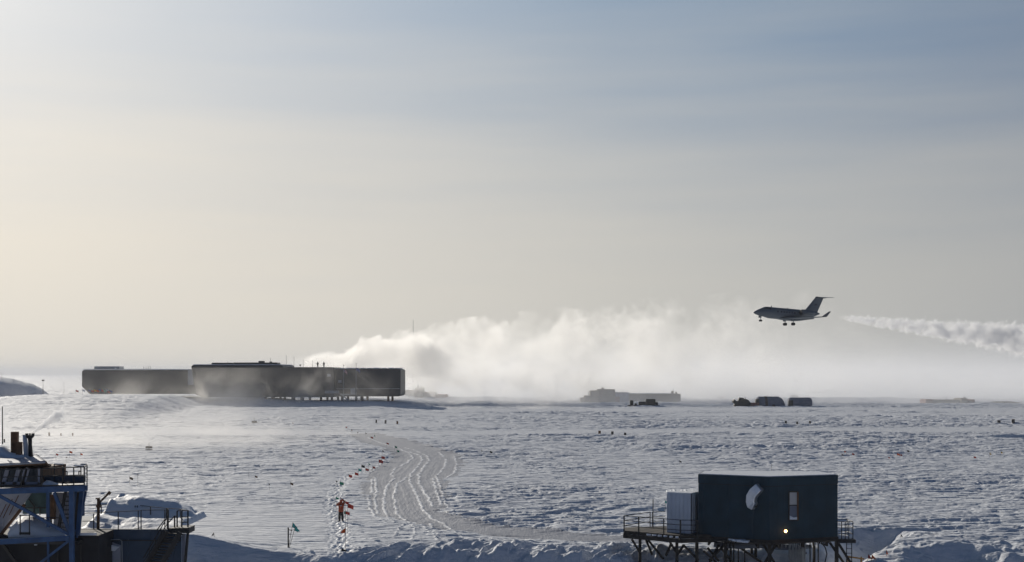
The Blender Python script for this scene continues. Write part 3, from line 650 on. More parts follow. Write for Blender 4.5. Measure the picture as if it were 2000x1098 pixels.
# barrels / stakes on the plain
def drum(u, v, hpx, label, w=.5, m='black'):
    x, y = G(u, v); z = gz(x, y); h = hpx*y/F
    t = thing('fuel_drum', label, 'drum', (x, y, z), 0, 'dark drums standing on the plain')
    MB().loft([((0,0,-.1), w/2), ((0,0,h*.33), w/2), ((0,0,h*.34), w/2+.015), ((0,0,h*.36), w/2), ((0,0,h*.66), w/2), ((0,0,h*.68), w/2+.015), ((0,0,h*.7), w/2), ((0,0,h), w/2)], 14).build('shell', m, t, world=False)
    MB().tube((0, 0, h), (0, 0, h+.04), w/2-.04, n=14).build('lid', 'rust', t, world=False)
for a in ((1171, 850, 8, 'dark drum leftmost of three in a row on the plain', .5, 'rust'), (1196, 851, 7, 'dark drum in the middle of three on the plain', .5, 'black'), (1221, 852, 7, 'dark drum rightmost of three in a row on the plain', .45, 'black'),
          (1951, 828, 6, 'black drum left of a pair near the right edge', .75, 'black'), (1979, 828, 6, 'black drum right of a pair near the right edge', .75, 'black'),
          (1535, 828, 5, 'small dark drum left of three below the tents', .5, 'black'), (1557, 830, 6, 'small dark drum in the middle of three below the tents', .5, 'black'), (1582, 830, 6, 'small dark drum right of three below the tents', .5, 'black'),
          (735, 826, 6, 'faint dark drum left of three near the road end', .4, 'black'), (753, 827, 7, 'faint dark drum in the middle of three near the road end', .45, 'black'), (776, 829, 6, 'faint dark drum right of three near the road end', .45, 'rust'),
          (96, 853, 6, 'faint drum far left behind the smoking stack', .35, 'rust'), (119, 853, 5, 'faint slim drum in the middle of three behind the stack', .25, 'rust'), (142, 853, 6, 'faint drum right of three behind the stack', .3, 'rust'),
          (35, 783, 9, 'dark upright drum in front of the shaded snow hill', .9, 'black')):
    drum(*a)
# small sledge with mast
x, y = G(291, 880); t = thing('cargo_sled', 'small brown loaded sled with a short mast on the open snow', 'sled', (x, y, gz(x, y)))
MB().box((0, 0, .45), (.9, .7, .35)).build('load', 'tan', t, world=False); MB().bar((-.5, -.3, .1), (.5, -.3, .1), .08).bar((-.5, .3, .1), (.5, .3, .1), .08).build('runner', 'wood', t, world=False)
MB().tube((0, 0, .2), (0, 0, 1.15), .03, n=6).build('mast', 'wood', t, world=False)
x, y = G(497, 827); t = thing('cargo_sled', 'pale tan sled far out, below the left part of the station', 'sled', (x, y, gz(x, y)))
MB().box((0, 0, .35), (1.1, .8, .4)).build('load', 'tan', t, world=False); MB().bar((-.7, -.3, .08), (.7, -.3, .08), .08).bar((-.7, .3, .08), (.7, .3, .08), .08).build('runner', 'wood', t, world=False)
MB().tube((0, 0, .3), (-.1, 0, 1.4), .03, n=6).build('mast', 'wood', t, world=False)

# ------------------------------------------------------------------ flagpoles by the station
def flagpole(u, vt, vb, Y, label, kind):
    s = Y/F; x = (u-1000)*s; z0 = gz(x, Y); h = HC-(vt-HV)*s-z0
    t = thing('flagpole', label, 'flagpole', (x, Y, z0), 0, 'tall flagpoles before the station entrance')
    MB().tube((0, 0, -.5), (0, 0, h), .09, .06, 8).build('pole', 'steel', t, world=False)
    MB().tube((0, 0, h), (0, 0, h+.25), .14, n=8).build('finial', 'dark', t, world=False)
    def cloth(rows, name, m, z1, z0_, x0=.1, x1=1.25):
        b = MB(); vs = []; n = 6
        for i in range(n+1):
            q = i/n; xx = x0+(x1-x0)*q; dz = -.9*q*q; yy = .08*math.sin(q*6)
            vs += [(xx, yy, z1+dz), (xx, yy, z0_+dz)]
        fs = [(2*i, 2*i+2, 2*i+3, 2*i+1) for i in range(n)]; b.add(vs, fs); b.add([(a, c+.02, d) for a, c, d in vs], [tuple(reversed(f)) for f in fs])
        return b.build(name, m, t, world=False)
    top = h-1.3
    if kind == 'stars':
        for k in range(7):
            cloth(0, 'stripe', 'red_flag' if k % 2 == 0 else 'white_flag', top-k*.14, top-(k+1)*.14)
        b = cloth(0, 'canton', 'blue_flag', top+.0, top-.56, .1, .55); b.location.y = -.03
    else:
        cloth(0, 'cloth', 'blue_flag', top, top-1.0, .1, 1.4); b = cloth(0, 'emblem', 'white_flag', top-.35, top-.85, .75, 1.2); b.location = (0, -.03, 0)
flagpole(671, 714, 790, 478, 'pale flagpole with a red and white striped flag before the station', 'stars')
flagpole(695.5, 711, 790, 478, 'pale flagpole with a dark blue flag before the station', 'blue')
cols = ['red_flag', 'white_flag', 'blue_flag', 'red_flag', 'yellow_flag', 'orange_flag', 'blue_flag', 'red_flag', 'green_flag', 'white_flag', 'red_flag', 'blue_flag']
labs = ['red and white', 'pale', 'dark blue', 'red', 'yellow', 'orange', 'blue', 'red', 'green', 'white', 'red', 'navy']
cu = [148, 161, 172, 178, 183, 188, 193, 198, 202, 206, 210, 214]
where = ['standing alone, farthest left before the station', 'second from the left, left of the station', 'at the left corner of the station', 'just inside the left corner', 'left in the flag cluster', 'left of the middle in the flag cluster', 'in the middle of the flag cluster', 'just right of the middle of the cluster', 'right of two red ones in the cluster', 'near the right end of the cluster', 'beside the last flag of the cluster', 'at the right end of the cluster']
for k in range(12):
    Y = 468; x = (cu[k]-1000)*Y/F; z = gz(x, Y)
    t = thing('ceremonial_flag', f'{labs[k]} ceremonial flag {where[k]}', 'flag', (x, Y, z), random.uniform(-.2, .2), 'ceremonial flags under the left end of the station')
    hh = random.uniform(1.2, 2.0)
    MB().tube((0, 0, -.2), (0, 0, hh), .035, n=6).build('pole', 'dark', t, world=False)
    b = MB(); b.slab([(0, 0, hh), (.5, .1, hh-.25), (1.0, 0, hh-.35), (.95, 0, hh-.95), (.5, .1, hh-.85), (0, 0, hh-.65)], (0, 1, 0), .02); b.build('cloth', cols[k], t, world=False)

# ------------------------------------------------------------------ masts far away
def mast(u, vt, vb, Y, label, w=.25, lattice=True, guys=True, top=None):
    s = Y/F; x = (u-1000)*s; z0 = gz(x, Y); h = HC-(vt-HV)*s-z0
    t = thing('antenna_mast', label, 'mast', (x, Y, z0))
    b = MB()
    if lattice:
        for k in range(3):
            a = k*2.094; b.bar((w*math.cos(a), w*math.sin(a), -1), (w*.5*math.cos(a), w*.5*math.sin(a), h*.55), .07)
        n = int(h*.55/1.6)
        for i in range(n):
            q = i*1.6; a = i*2.094; rr = w*(1-.5*q/(h*.55)); b.bar((rr*math.cos(a), rr*math.sin(a), q), (rr*math.cos(a+2.094), rr*math.sin(a+2.094), q+1.6), .05)
        b.build('lattice', 'dark', t, world=False)
        MB().tube((0, 0, h*.5), (0, 0, h), .10, .06, 6).build('whip', 'dark', t, world=False)
    else:
        b.tube((0, 0, -1), (0, 0, h), .09*w/.25, .05*w/.25, 6); b.build('pole', 'dark', t, world=False)
    if guys:
        g = MB()
        for k in range(3):
            a = k*2.094+.4; g.bar((0, 0, h*.5), (h*.4*math.cos(a), h*.4*math.sin(a), -.5), .02)
        g.build('guy_wire', 'dark', t, world=False)
    if top:
        MB().box((0, 0, h), (top, top, top*.7)).build('antenna_head', 'dark', t, world=False)
mast(807, 625, 780, 604, 'tallest mast with a thin whip, rising out of the steam', .35)
mast(947, 708, 785, 620, 'thin mast half hidden in the steam right of the station', .22, True, True)
mast(84, 743, 772, 640, 'slim tower with a dark round head beside the shaded snow hill', .35, True, False, .9)
mast(125, 746, 772, 640, 'thin guyed mast left of the station end', .2, False, True, None)
mast(3.5, 728, 748, 735, 'thin mast at the far left on the snow hill', .2, False, False)
mast(26, 738, 750, 735, 'thin mast on the right shoulder of the snow hill', .2, False, False)
mast(1148, 760, 775, 645, 'short thin mast left of the hazy building complex', .2, False, False)

# ------------------------------------------------------------------ hazy buildings beyond
def hazy(name, label, cat, Y, parts, base_v=None):
    s = Y/F; us = [p[2] for p in parts]+[p[3] for p in parts]; xm = ((min(us)+max(us))/2-1000)*s
    t = thing(name, label, cat, (xm, Y, gz(xm, Y)))
    for nm, m, u0, u1, v0, v1, dy, dep in parts:
        x0, x1 = (u0-1000)*s, (u1-1000)*s; za, zb = HC-(v0-HV)*s, HC-(v1-HV)*s
        if m == 'arch':
            n = 12; pts = [(x0+(x1-x0)*(.5-.5*math.cos(math.pi*k/n)), Y+dy, zb+(za-zb)*math.sin(math.pi*k/n)**.7) for k in range(n+1)]
            b = MB(); b.slab(pts, (0, 1, 0), dep); b.build(nm, 'tan', t)
        else:
            MB().box(((x0+x1)/2, Y+dy+dep/2, (za+zb)/2), (x1-x0, dep, za-zb)).build(nm, m, t, bevel=.08)
    return t
hazy('power_plant', 'hazy tan plant building with a steaming stack right behind the station', 'building', 585, [
    ('wall', 'tan', 790, 812, 762, 795, 0, 12), ('wall', 'tan', 811.5, 828, 757, 795, -3, 9), ('wall', 'tan', 828.5, 850, 766, 795, 0, 12), ('wall', 'redtan', 850.5, 872, 771, 795, 2, 12),
    ('chimney', 'dark', 816, 818, 751, 757.2, 0, .5), ('roof_vent', 'tan', 838, 842, 763.5, 766.2, 1, 1.5), ('chimney', 'dark', 821, 823, 753, 757.2, 1, .5)])
hazy('workshop_complex', 'long hazy tan workshop complex in the drift beyond the plain', 'building', 578, [
    ('wall', 'tan', 1134, 1142, 777, 790, 1, 8), ('wall', 'tan', 1142.3, 1153, 773, 790, 0, 9), ('wall', 'tan', 1153.3, 1168, 763, 790, -1, 10), ('wall', 'tan', 1168.3, 1201, 760.5, 790, -2, 12),
    ('wall', 'grey_panel', 1201.3, 1228, 766.5, 792, 0, 10), ('wall', 'tan', 1228.3, 1330, 769.5, 795, 1, 11), ('door', 'redtan', 1201.5, 1210, 775, 786, -.3, .25), ('roof_vent', 'tan', 1176, 1180, 757, 760.8, 2, 2),
    ('roof_snow', 'drift', 1229, 1313, 768.6, 769.4, 2, 8), ('roof_mast', 'dark', 1217, 1218, 762, 766.7, 3, .3), ('roof_mast', 'dark', 1149.5, 1150.5, 764, 773.2, 3, .3), ('roof_box', 'tan', 1313, 1317, 764, 769.7, 3, 1), ('roof_mast', 'dark', 1317.6, 1318.4, 759, 769.7, 5, .2), ('roof_box', 'tan', 1321, 1324, 765, 769.7, 3, 1)])
hazy('storage_building', 'low reddish storage building with a box cabin at far right', 'building', 560, [
    ('wall', 'redtan', 1808, 1822, 780, 795, 0, 8), ('wall', 'tan', 1822.3, 1875, 781, 795, .3, 8), ('wall', 'tan', 1875.3, 1888, 778, 796, -1, 9), ('wall', 'redtan', 1888.3, 1904, 780.5, 796, 0, 8), ('window', 'steel', 1893, 1896, 783.5, 785.5, -.15, .1),
    ('roof_mast', 'dark', 1885, 1890, 776, 777.2, 2, .3), ('roof_mast', 'dark', 1886.5, 1887.5, 774.5, 778.2, 2, .2), ('roof_mast', 'dark', 1851, 1851.8, 775, 781.2, 2, .2)])
# low arched frame far right
t = thing('arched_shelter', 'low tan arched frame lying on the snow at the far right edge', 'shelter', P(1960, 794, 560))
b = MB(); pts = [(1923, 790.5), (1930, 787.5), (1945, 785.5), (1960, 785), (1975, 785.5), (1988, 787.5), (1996, 789)]
for (a0, b0), (a1, b1) in zip(pts[:-1], pts[1:]): b.bar(P(a0, b0, 560), P(a1, b1, 560), 4.0, .45)
b.build('roof', 'tan', t)
b = MB()
for u, v0 in ((1923, 790.5), (1945, 786), (1962, 785.5), (1978, 786), (1996, 789)):
    b.bar(P(u, v0, 558.5), (P(u, v0, 558.5).x, 558.5, gz(P(u, v0, 558.5).x, 558.5)-.5), .25)
build_each(b, 'frame_post', 'wood', t)
for u0, u1, v0, lab in ((1590, 1607, 764, 'faint rounded shelter, the cut-off left one of two in the haze'), (1612, 1651, 761.5, 'faint rounded shelter, the wider right one of two in the haze')):
    hazy('rounded_shelter', lab, 'shelter', 760, [('shell', 'arch', u0, u1, v0, 779, 0, 18)])['group'] = 'rounded shelters in the far haze'
mast(1657.5, 769, 776, 760, 'stub post right of the faint rounded shelters', .3, False, False, .8)
for u, lab in ((1608, 'thin post left on the low snow berm at right'), (1647.5, 'thicker post second on the low snow berm at right'), (1695, 'short post third on the low snow berm at right'), (1731.5, 'tall post rightmost on the low snow berm at right')):
    mast(u, 777, 785, 605, lab, .3, False, False)
mast(1554, 744, 775, 900, 'faint tall post with a box head in the haze above the tank', .4, False, False, 2.2)
mast(1825, 742, 760, 1100, 'very faint post in the far haze above the storage building', .6, False, False, 3)
for k, u in enumerate((1434, 1441, 1448, 1457, 1479, 1489, 1500, 1513)):
    o = mast(u, 751+(k % 3), 765, 950, ['first', 'second', 'third', 'fourth', 'fifth', 'sixth', 'seventh', 'eighth'][k]+' from left in the faint row of posts in the haze', .5, False, False)

# ------------------------------------------------------------------ vehicles and tents on the plain
YV = 505.0; sv = YV/F
def VX(u): return (u-1000)*sv
def VZ(v): return HC-(v-HV)*sv
# tracked loader
t = thing('tracked_loader', 'dark tracked loader with raised bucket left of the grey tent', 'loader', (VX(1451), YV, gz(VX(1451), YV)))
b = MB(); b.slab([(VX(u), YV-1.2, VZ(v)) for u, v in ((1433, 792), (1435, 786), (1441, 783), (1462, 783), (1466, 788), (1464, 795), (1436, 795))], (0, 1, 0), 2.4); b.build('chassis', 'olive', t, bevel=.1)
MB().slab([(VX(u), YV-1, VZ(v)) for u, v in ((1441, 783), (1443, 776.5), (1452, 777), (1453, 783))], (0, 1, 0), 2).build('cab', 'olive', t, bevel=.1)
MB().slab([(VX(u), YV-1.02, VZ(v)) for u, v in ((1444.5, 781), (1445.5, 778), (1450, 778.3), (1450.5, 781))], (0, -1, 0), .03).build('window', 'glass', t)
MB().slab([(VX(u), YV-.9, VZ(v)) for u, v in ((1453, 783.2), (1453.5, 779), (1461, 781), (1464, 785), (1463, 787))], (0, 1, 0), 1.8).build('hood', 'olive', t, bevel=.08)
for sy in (-1.35, 1.35):
    MB().slab([(VX(u), YV+sy-.25, VZ(v)) for u, v in ((1436, 796.5), (1434.5, 794), (1437, 791.3), (1461, 791.3), (1464, 794), (1462, 796.5))], (0, 1, 0), .5).build('track', 'rubber', t, bevel=.1)
MB().bar((VX(1443), YV-.9, VZ(786)), (VX(1433), YV-.9, VZ(782)), .3, .35).bar((VX(1443), YV+.9, VZ(786)), (VX(1433), YV+.9, VZ(782)), .3, .35).build('lift_arm', 'olive', t)
MB().slab([(VX(u), YV-1.4, VZ(v)) for u, v in ((1431, 787), (1430.5, 783), (1434, 779.5), (1436, 783), (1435, 788))], (0, 1, 0), 2.8).build('bucket', 'olive', t)
MB().tube((VX(1456), YV, VZ(780)), (VX(1456), YV, VZ(776)), .1, n=8).build('exhaust_pipe', 'black', t)
# trailer behind loader
t = thing('cargo_trailer', 'low dark cargo trailer with reddish load between loader and tent', 'trailer', (VX(1473), YV, gz(VX(1473), YV)))
MB().box((VX(1473), YV, VZ(790)), (3.2, 2.2, 1.3)).build('load', 'redtan', t, bevel=.08); MB().box((VX(1473), YV, VZ(795)), (3.6, 2.3, .3)).build('bed', 'dark', t); MB().box((VX(1479), YV+.1, VZ(786)), (1.2, 2, 2.4)).build('load', 'olive', t, bevel=.08)
# arched tent lying side-on with sloped rounded right end
t = thing('arched_tent', 'grey canvas arched tent with brown bands between loader and tank', 'tent', (VX(1507), YV+3, gz(VX(1507), YV+3)))
def arch_ring(x, y0, r, zb, zt, n=14, sh=0): return [(x+sh*math.sin(math.pi*k/n), y0-r*math.cos(math.pi*k/n), zb+(zt-zb)*math.sin(math.pi*k/n)**.75) for k in range(n+1)]
def tent_seg(us, m, name, tt, y0=YV+3, zb_v=798):
    rings = []
    for u, vt, r in us: rings.append([Vector(p) for p in arch_ring(VX(u), y0, r, VZ(zb_v), VZ(vt))])
    MB().rings(rings).build(name, m, tt, smooth=False)
tent_seg([(1476, 788, 2.2), (1481, 777, 2.8), (1484, 774.8, 3.0)], 'canvas', 'tent_end', t)
tent_seg([(1484, 774.8, 3.02), (1495, 774.8, 3.02)], 'canvas', 'tent_body', t)
tent_seg([(1495, 774.4, 3.08), (1500, 774.4, 3.08)], 'canvas_band', 'band', t)
tent_seg([(1500, 774.8, 3.02), (1523, 774.8, 3.02), (1529, 778, 2.8), (1533, 783, 2.4), (1535.5, 790, 1.9), (1536.5, 797, 1.6)], 'canvas', 'tent_body', t)
MB().box((VX(1511), YV-.05, VZ(794)), (1.0, .2, 1.4)).build('door', 'canvas_band', t)
# tank
t = thing('fuel_tank', 'dark horizontal fuel tank with a railed top on skids right of the tent', 'tank', (VX(1564), YV, gz(VX(1564), YV)))
xs = [(1541, 1.55), (1543, 1.9), (1546, 2.0), (1582, 2.0), (1585, 1.8), (1587, 1.3)]
MB().loft([((VX(u), YV+1.5, VZ(787.5)), r) for u, r in xs], 20).build('shell', 'canvas', t, smooth=True)
MB().box((VX(1563), YV+1.5, VZ(796)), (7.6, 2.6, .9)).build('skid', 'olive', t); MB().box((VX(1544), YV-.3, VZ(789)), (1.6, .8, 2.6)).build('pump_cabinet', 'olive', t, bevel=.06)
b = MB()
for u in (1546, 1549.5, 1553, 1556.5, 1560): b.tube((VX(u), YV+1.5, VZ(777.4)), (VX(u), YV+1.5, VZ(771.5)), .05, n=5)
b.bar((VX(1546), YV+1.5, VZ(771.7)), (VX(1560), YV+1.5, VZ(771.7)), .07); b.bar((VX(1546), YV+1.5, VZ(774.2)), (VX(1560), YV+1.5, VZ(774.2)), .05); build_each(b, 'top_railing', 'dark', t)
# flatbed sled train with crates
t = thing('sled_train', 'dark loaded sled in front of the hazy workshop', 'sled', (VX(1258), YV, gz(VX(1258), YV)))
MB().box((VX(1257), YV, VZ(791.8)), (11.4, 2.4, .28)).build('deck', 'dark', t)
b = MB()
for sy in (-1, 1): b.bar((VX(1225), YV+sy, VZ(794.6)), (VX(1289), YV+sy, VZ(794.6)), .25, .2)
build_each(b, 'runner', 'dark', t)
b = MB()
for k in range(7):
    b.box((VX(1230+k*9), YV, VZ(793.4)), (.3, 2, .5))
build_each(b, 'cross_beam', 'wood', t)
for nm, u0, u1, v0 in (('crate', 1230, 1237, 782), ('crate', 1247, 1261, 784.5), ('engine_unit', 1261, 1280, 779.5), ('crate', 1280, 1285, 785.5), ('crate', 1239, 1244, 788)):
    MB().box(((VX(u0)+VX(u1))/2, YV, (VZ(v0)+VZ(791))/2), (VX(u1)-VX(u0)-.05, 2, VZ(v0)-VZ(791))).build(nm, 'olive', t, bevel=.25)
# faint sled further away with its own smoke
t = thing('snow_vehicle', 'faint small tracked vehicle puffing pale exhaust in the haze', 'vehicle', P(1411, 785, 620))
b = MB(); b.box(P(1411, 782, 620), (4.6, 2.2, 1.2)); b.build('body', 'tan', t, bevel=.1); MB().box(P(1408, 778, 620), (1.8, 2, 1.2)).build('cab', 'tan', t, bevel=.1)
MB().box(P(1411, 785.2, 620)+Vector((0, -1.2, 0)), (4.8, .5, .6)).build('track', 'rubber', t); MB().tube(P(1402, 780, 620), P(1402, 775, 620), .12, n=6).build('exhaust_pipe', 'dark', t)

# ------------------------------------------------------------------ jet
JET_Y = 330.0
def jet():
    t = thing('jet_airplane', 'twin-engine business jet gliding low with its landing gear down', 'airplane', (0, 0, 0))
    PIV = 9.0
    def L(p): return (p[0]-PIV, p[1], p[2])
    secs = [(0, -.30, .03, .03), (.18, -.28, .20, .18), (.6, -.22, .45, .40), (1.2, -.14, .72, .64), (2.0, -.04, .95, .88), (2.7, .06, 1.1, 1.08), (3.3, .10, 1.22, 1.24), (4.2, .02, 1.33, 1.34), (5, 0, 1.345, 1.345), (12.6, 0, 1.345, 1.345), (14, .12, 1.24, 1.20), (15.4, .30, 1.02, .98), (16.8, .50, .70, .68), (18.0, .66, .40, .40), (18.7, .74, .18, .20)]
    n = 24; rings = []
    for x, zc, ry, rz in secs: rings.append([Vector(L((x, ry*math.cos(2*math.pi*k/n), zc+rz*math.sin(2*math.pi*k/n)))) for k in range(n)])
    fus = MB().rings(rings).build('fuselage', 'jet_shade', t, smooth=True, world=False)
    # belly fairing
    b = MB(); rr = []
    for x, h, w in ((6.6, .05, .5), (7.4, .3, 1.3), (9, .42, 1.6), (11.5, .42, 1.6), (13, .25, 1.2), (14, .05, .5)):
        rr.append([Vector(L((x, w*math.cos(2*math.pi*k/12), -1.12+h*math.sin(2*math.pi*k/12)))) for k in range(12)])
    b.rings(rr).build('belly_fairing', 'jet_shade', t, smooth=True, world=False)
    # windshield and cabin windows
    for sy in (-1, 1):
        MB().slab([L((2.45, sy*.72, .83)), L((3.5, sy*1.06, .78)), L((4.0, sy*1.17, .72)), L((4.0, sy*1.02, .98)), L((3.2, sy*.62, 1.17))], (0, sy, .5), .06).build('windshield', 'glass', t, world=False)
        b = MB()
        for k in range(7):
            x = 6.2+k*.75 if k else 5.9
            b.slab([L((x-.16, sy*1.33, .18)), L((x+.16, sy*1.33, .18)), L((x+.16, sy*1.30, .52)), L((x-.16, sy*1.30, .52))], (0, sy, 0), .03)
        b.build('window', 'glass', t, world=False)
        # wing with winglet
        def foil(x0, x1, y, z, th):
            c = x1-x0; pr = [(0, 0), (.08, .5), (.3, 1), (.6, .7), (1, 0), (.6, -.35), (.3, -.5), (.08, -.3)]
            return [Vector(L((x0+c*a, y, z+th*q/2))) for a, q in pr]
        w = MB().rings([foil(7.3, 12.2, sy*1.0, -1.05, .55), foil(8.7, 12.3, sy*2.6, -.95, .38), foil(10.6, 13.1, sy*5.8, -.75, .22), foil(12.5, 13.9, sy*9.2, -.52, .12)]).build('wing', 'jet_shade', t, smooth=True, world=False)
        MB().slab([L((12.55, sy*9.2, -.52)), L((13.9, sy*9.2, -.52)), L((14.75, sy*9.62, .78)), L((14.2, sy*9.62, .78))], (0, 1, 0), .06).build('winglet', 'jet_dark', w, world=False)
        MB().slab([L((12.1, sy*1.6, -1.15)), L((13.05, sy*5.4, -.8)), L((13.35, sy*5.4, -.95)), L((12.6, sy*1.6, -1.32))], (0, 0, 1), .06).build('flap', 'jet_shade', w, world=False)
        # engine
        e = MB().loft([(L((11.9, sy*2.05, .55)), .60), (L((12.1, sy*2.05, .55)), .70), (L((13.2, sy*2.05, .57)), .76), (L((14.8, sy*2.05, .6)), .66), (L((15.7, sy*2.05, .62)), .50)], 20).build('engine', 'jet_shade', t, smooth=True, world=False)
        MB().tube(L((11.86, sy*2.05, .55)), L((11.93, sy*2.05, .55)), .56, n=20).build('intake', 'black', e, world=False)
        MB().tube(L((15.68, sy*2.05, .62)), L((16.0, sy*2.05, .62)), .38, .30, 16).build('exhaust_nozzle', 'jet_dark', e, world=False)
        MB().box(L((13.9, sy*1.45, .5)), (2.6, .6, .16)).build('pylon', 'jet_shade', t, world=False)
    # fin and tailplane
    fin = MB()
    fin.rings([[Vector(L((x0+(x1-x0)*a, q*th, z))) for a, q in ((0, 0), (.25, .5), (.6, .4), (1, 0), (.6, -.4), (.25, -.5))] for x0, x1, z, th in ((13.6, 18.2, .95, .3), (14.6, 18.3, 1.4, .36), (17.3, 19.7, 4.5, .24), (17.7, 19.8, 4.75, .1))])
    fin.build('tail_fin', 'jet_shade', t, smooth=False, world=False)
    MB().slab([L((17.15, -.2, 3.0)), L((17.9, -.2, 3.0)), L((17.9, -.2, 2.6)), L((17.05, -.2, 2.6))], (0, 1, 0), .4).build('fin_mark', 'jet_dark', t, world=False)
    for sy in (-1, 1):
        MB().rings([[Vector(L((x0+(x1-x0)*a, y*sy, 4.62+q*th))) for a, q in ((0, 0), (.3, .5), (1, 0), (.3, -.5))] for x0, x1, y, th in ((17.7, 20.0, 0, .22), (19.6, 20.7, 3.15, .08))]).build('tailplane', 'jet_shade', t, world=False)
    MB().loft([(L((17.3, 0, 4.62)), .05), (L((17.8, 0, 4.62)), .17), (L((19.9, 0, 4.62)), .14), (L((20.5, 0, 4.62)), .04)], 10).build('fairing_bullet', 'jet_dark', t, smooth=True, world=False)
    # antennas
    MB().slab([L((4.7, -.01, 1.3)), L((5.1, -.01, 1.3)), L((5.0, -.01, 1.75))], (0, 1, 0), .03).slab([L((9.3, -.01, 1.3)), L((9.7, -.01, 1.3)), L((9.65, -.01, 1.6))], (0, 1, 0), .03).build('blade_antenna', 'jet_dark', t, world=False)
    # gear
    def gear(x, y, zt, zb, r, name):
        g = MB(); g.tube(L((x, y, zt)), L((x, y, zb+r)), .07, n=8); g.bar(L((x-.4, y, zt)), L((x, y, zb+r+.4)), .06)
        go = g.build(name, 'steel', t, world=False)
        for s in (-1, 1):
            MB().tube(L((x, y+s*.12, zb+r)), L((x, y+s*.36, zb+r)), r, n=18).build('wheel', 'rubber', go, world=False)
        MB().slab([L((x-.45, y+.2, zt)), L((x+.45, y+.2, zt)), L((x+.4, y+.3, zt-.55)), L((x-.4, y+.3, zt-.55))], (0, 1, 0), .03).build('gear_door', 'jet_shade', go, world=False)
    gear(2.1, 0, -.8, -2.25, .24, 'nose_gear'); gear(10.2, 1.6, -1.1, -2.65, .36, 'main_gear'); gear(10.2, -1.6, -1.1, -2.65, .36, 'main_gear')
    t.location = P(1534, 613.5, JET_Y); t.rotation_euler = (R(1.0), R(3.0), R(25))
    return t
jet_obj = jet()

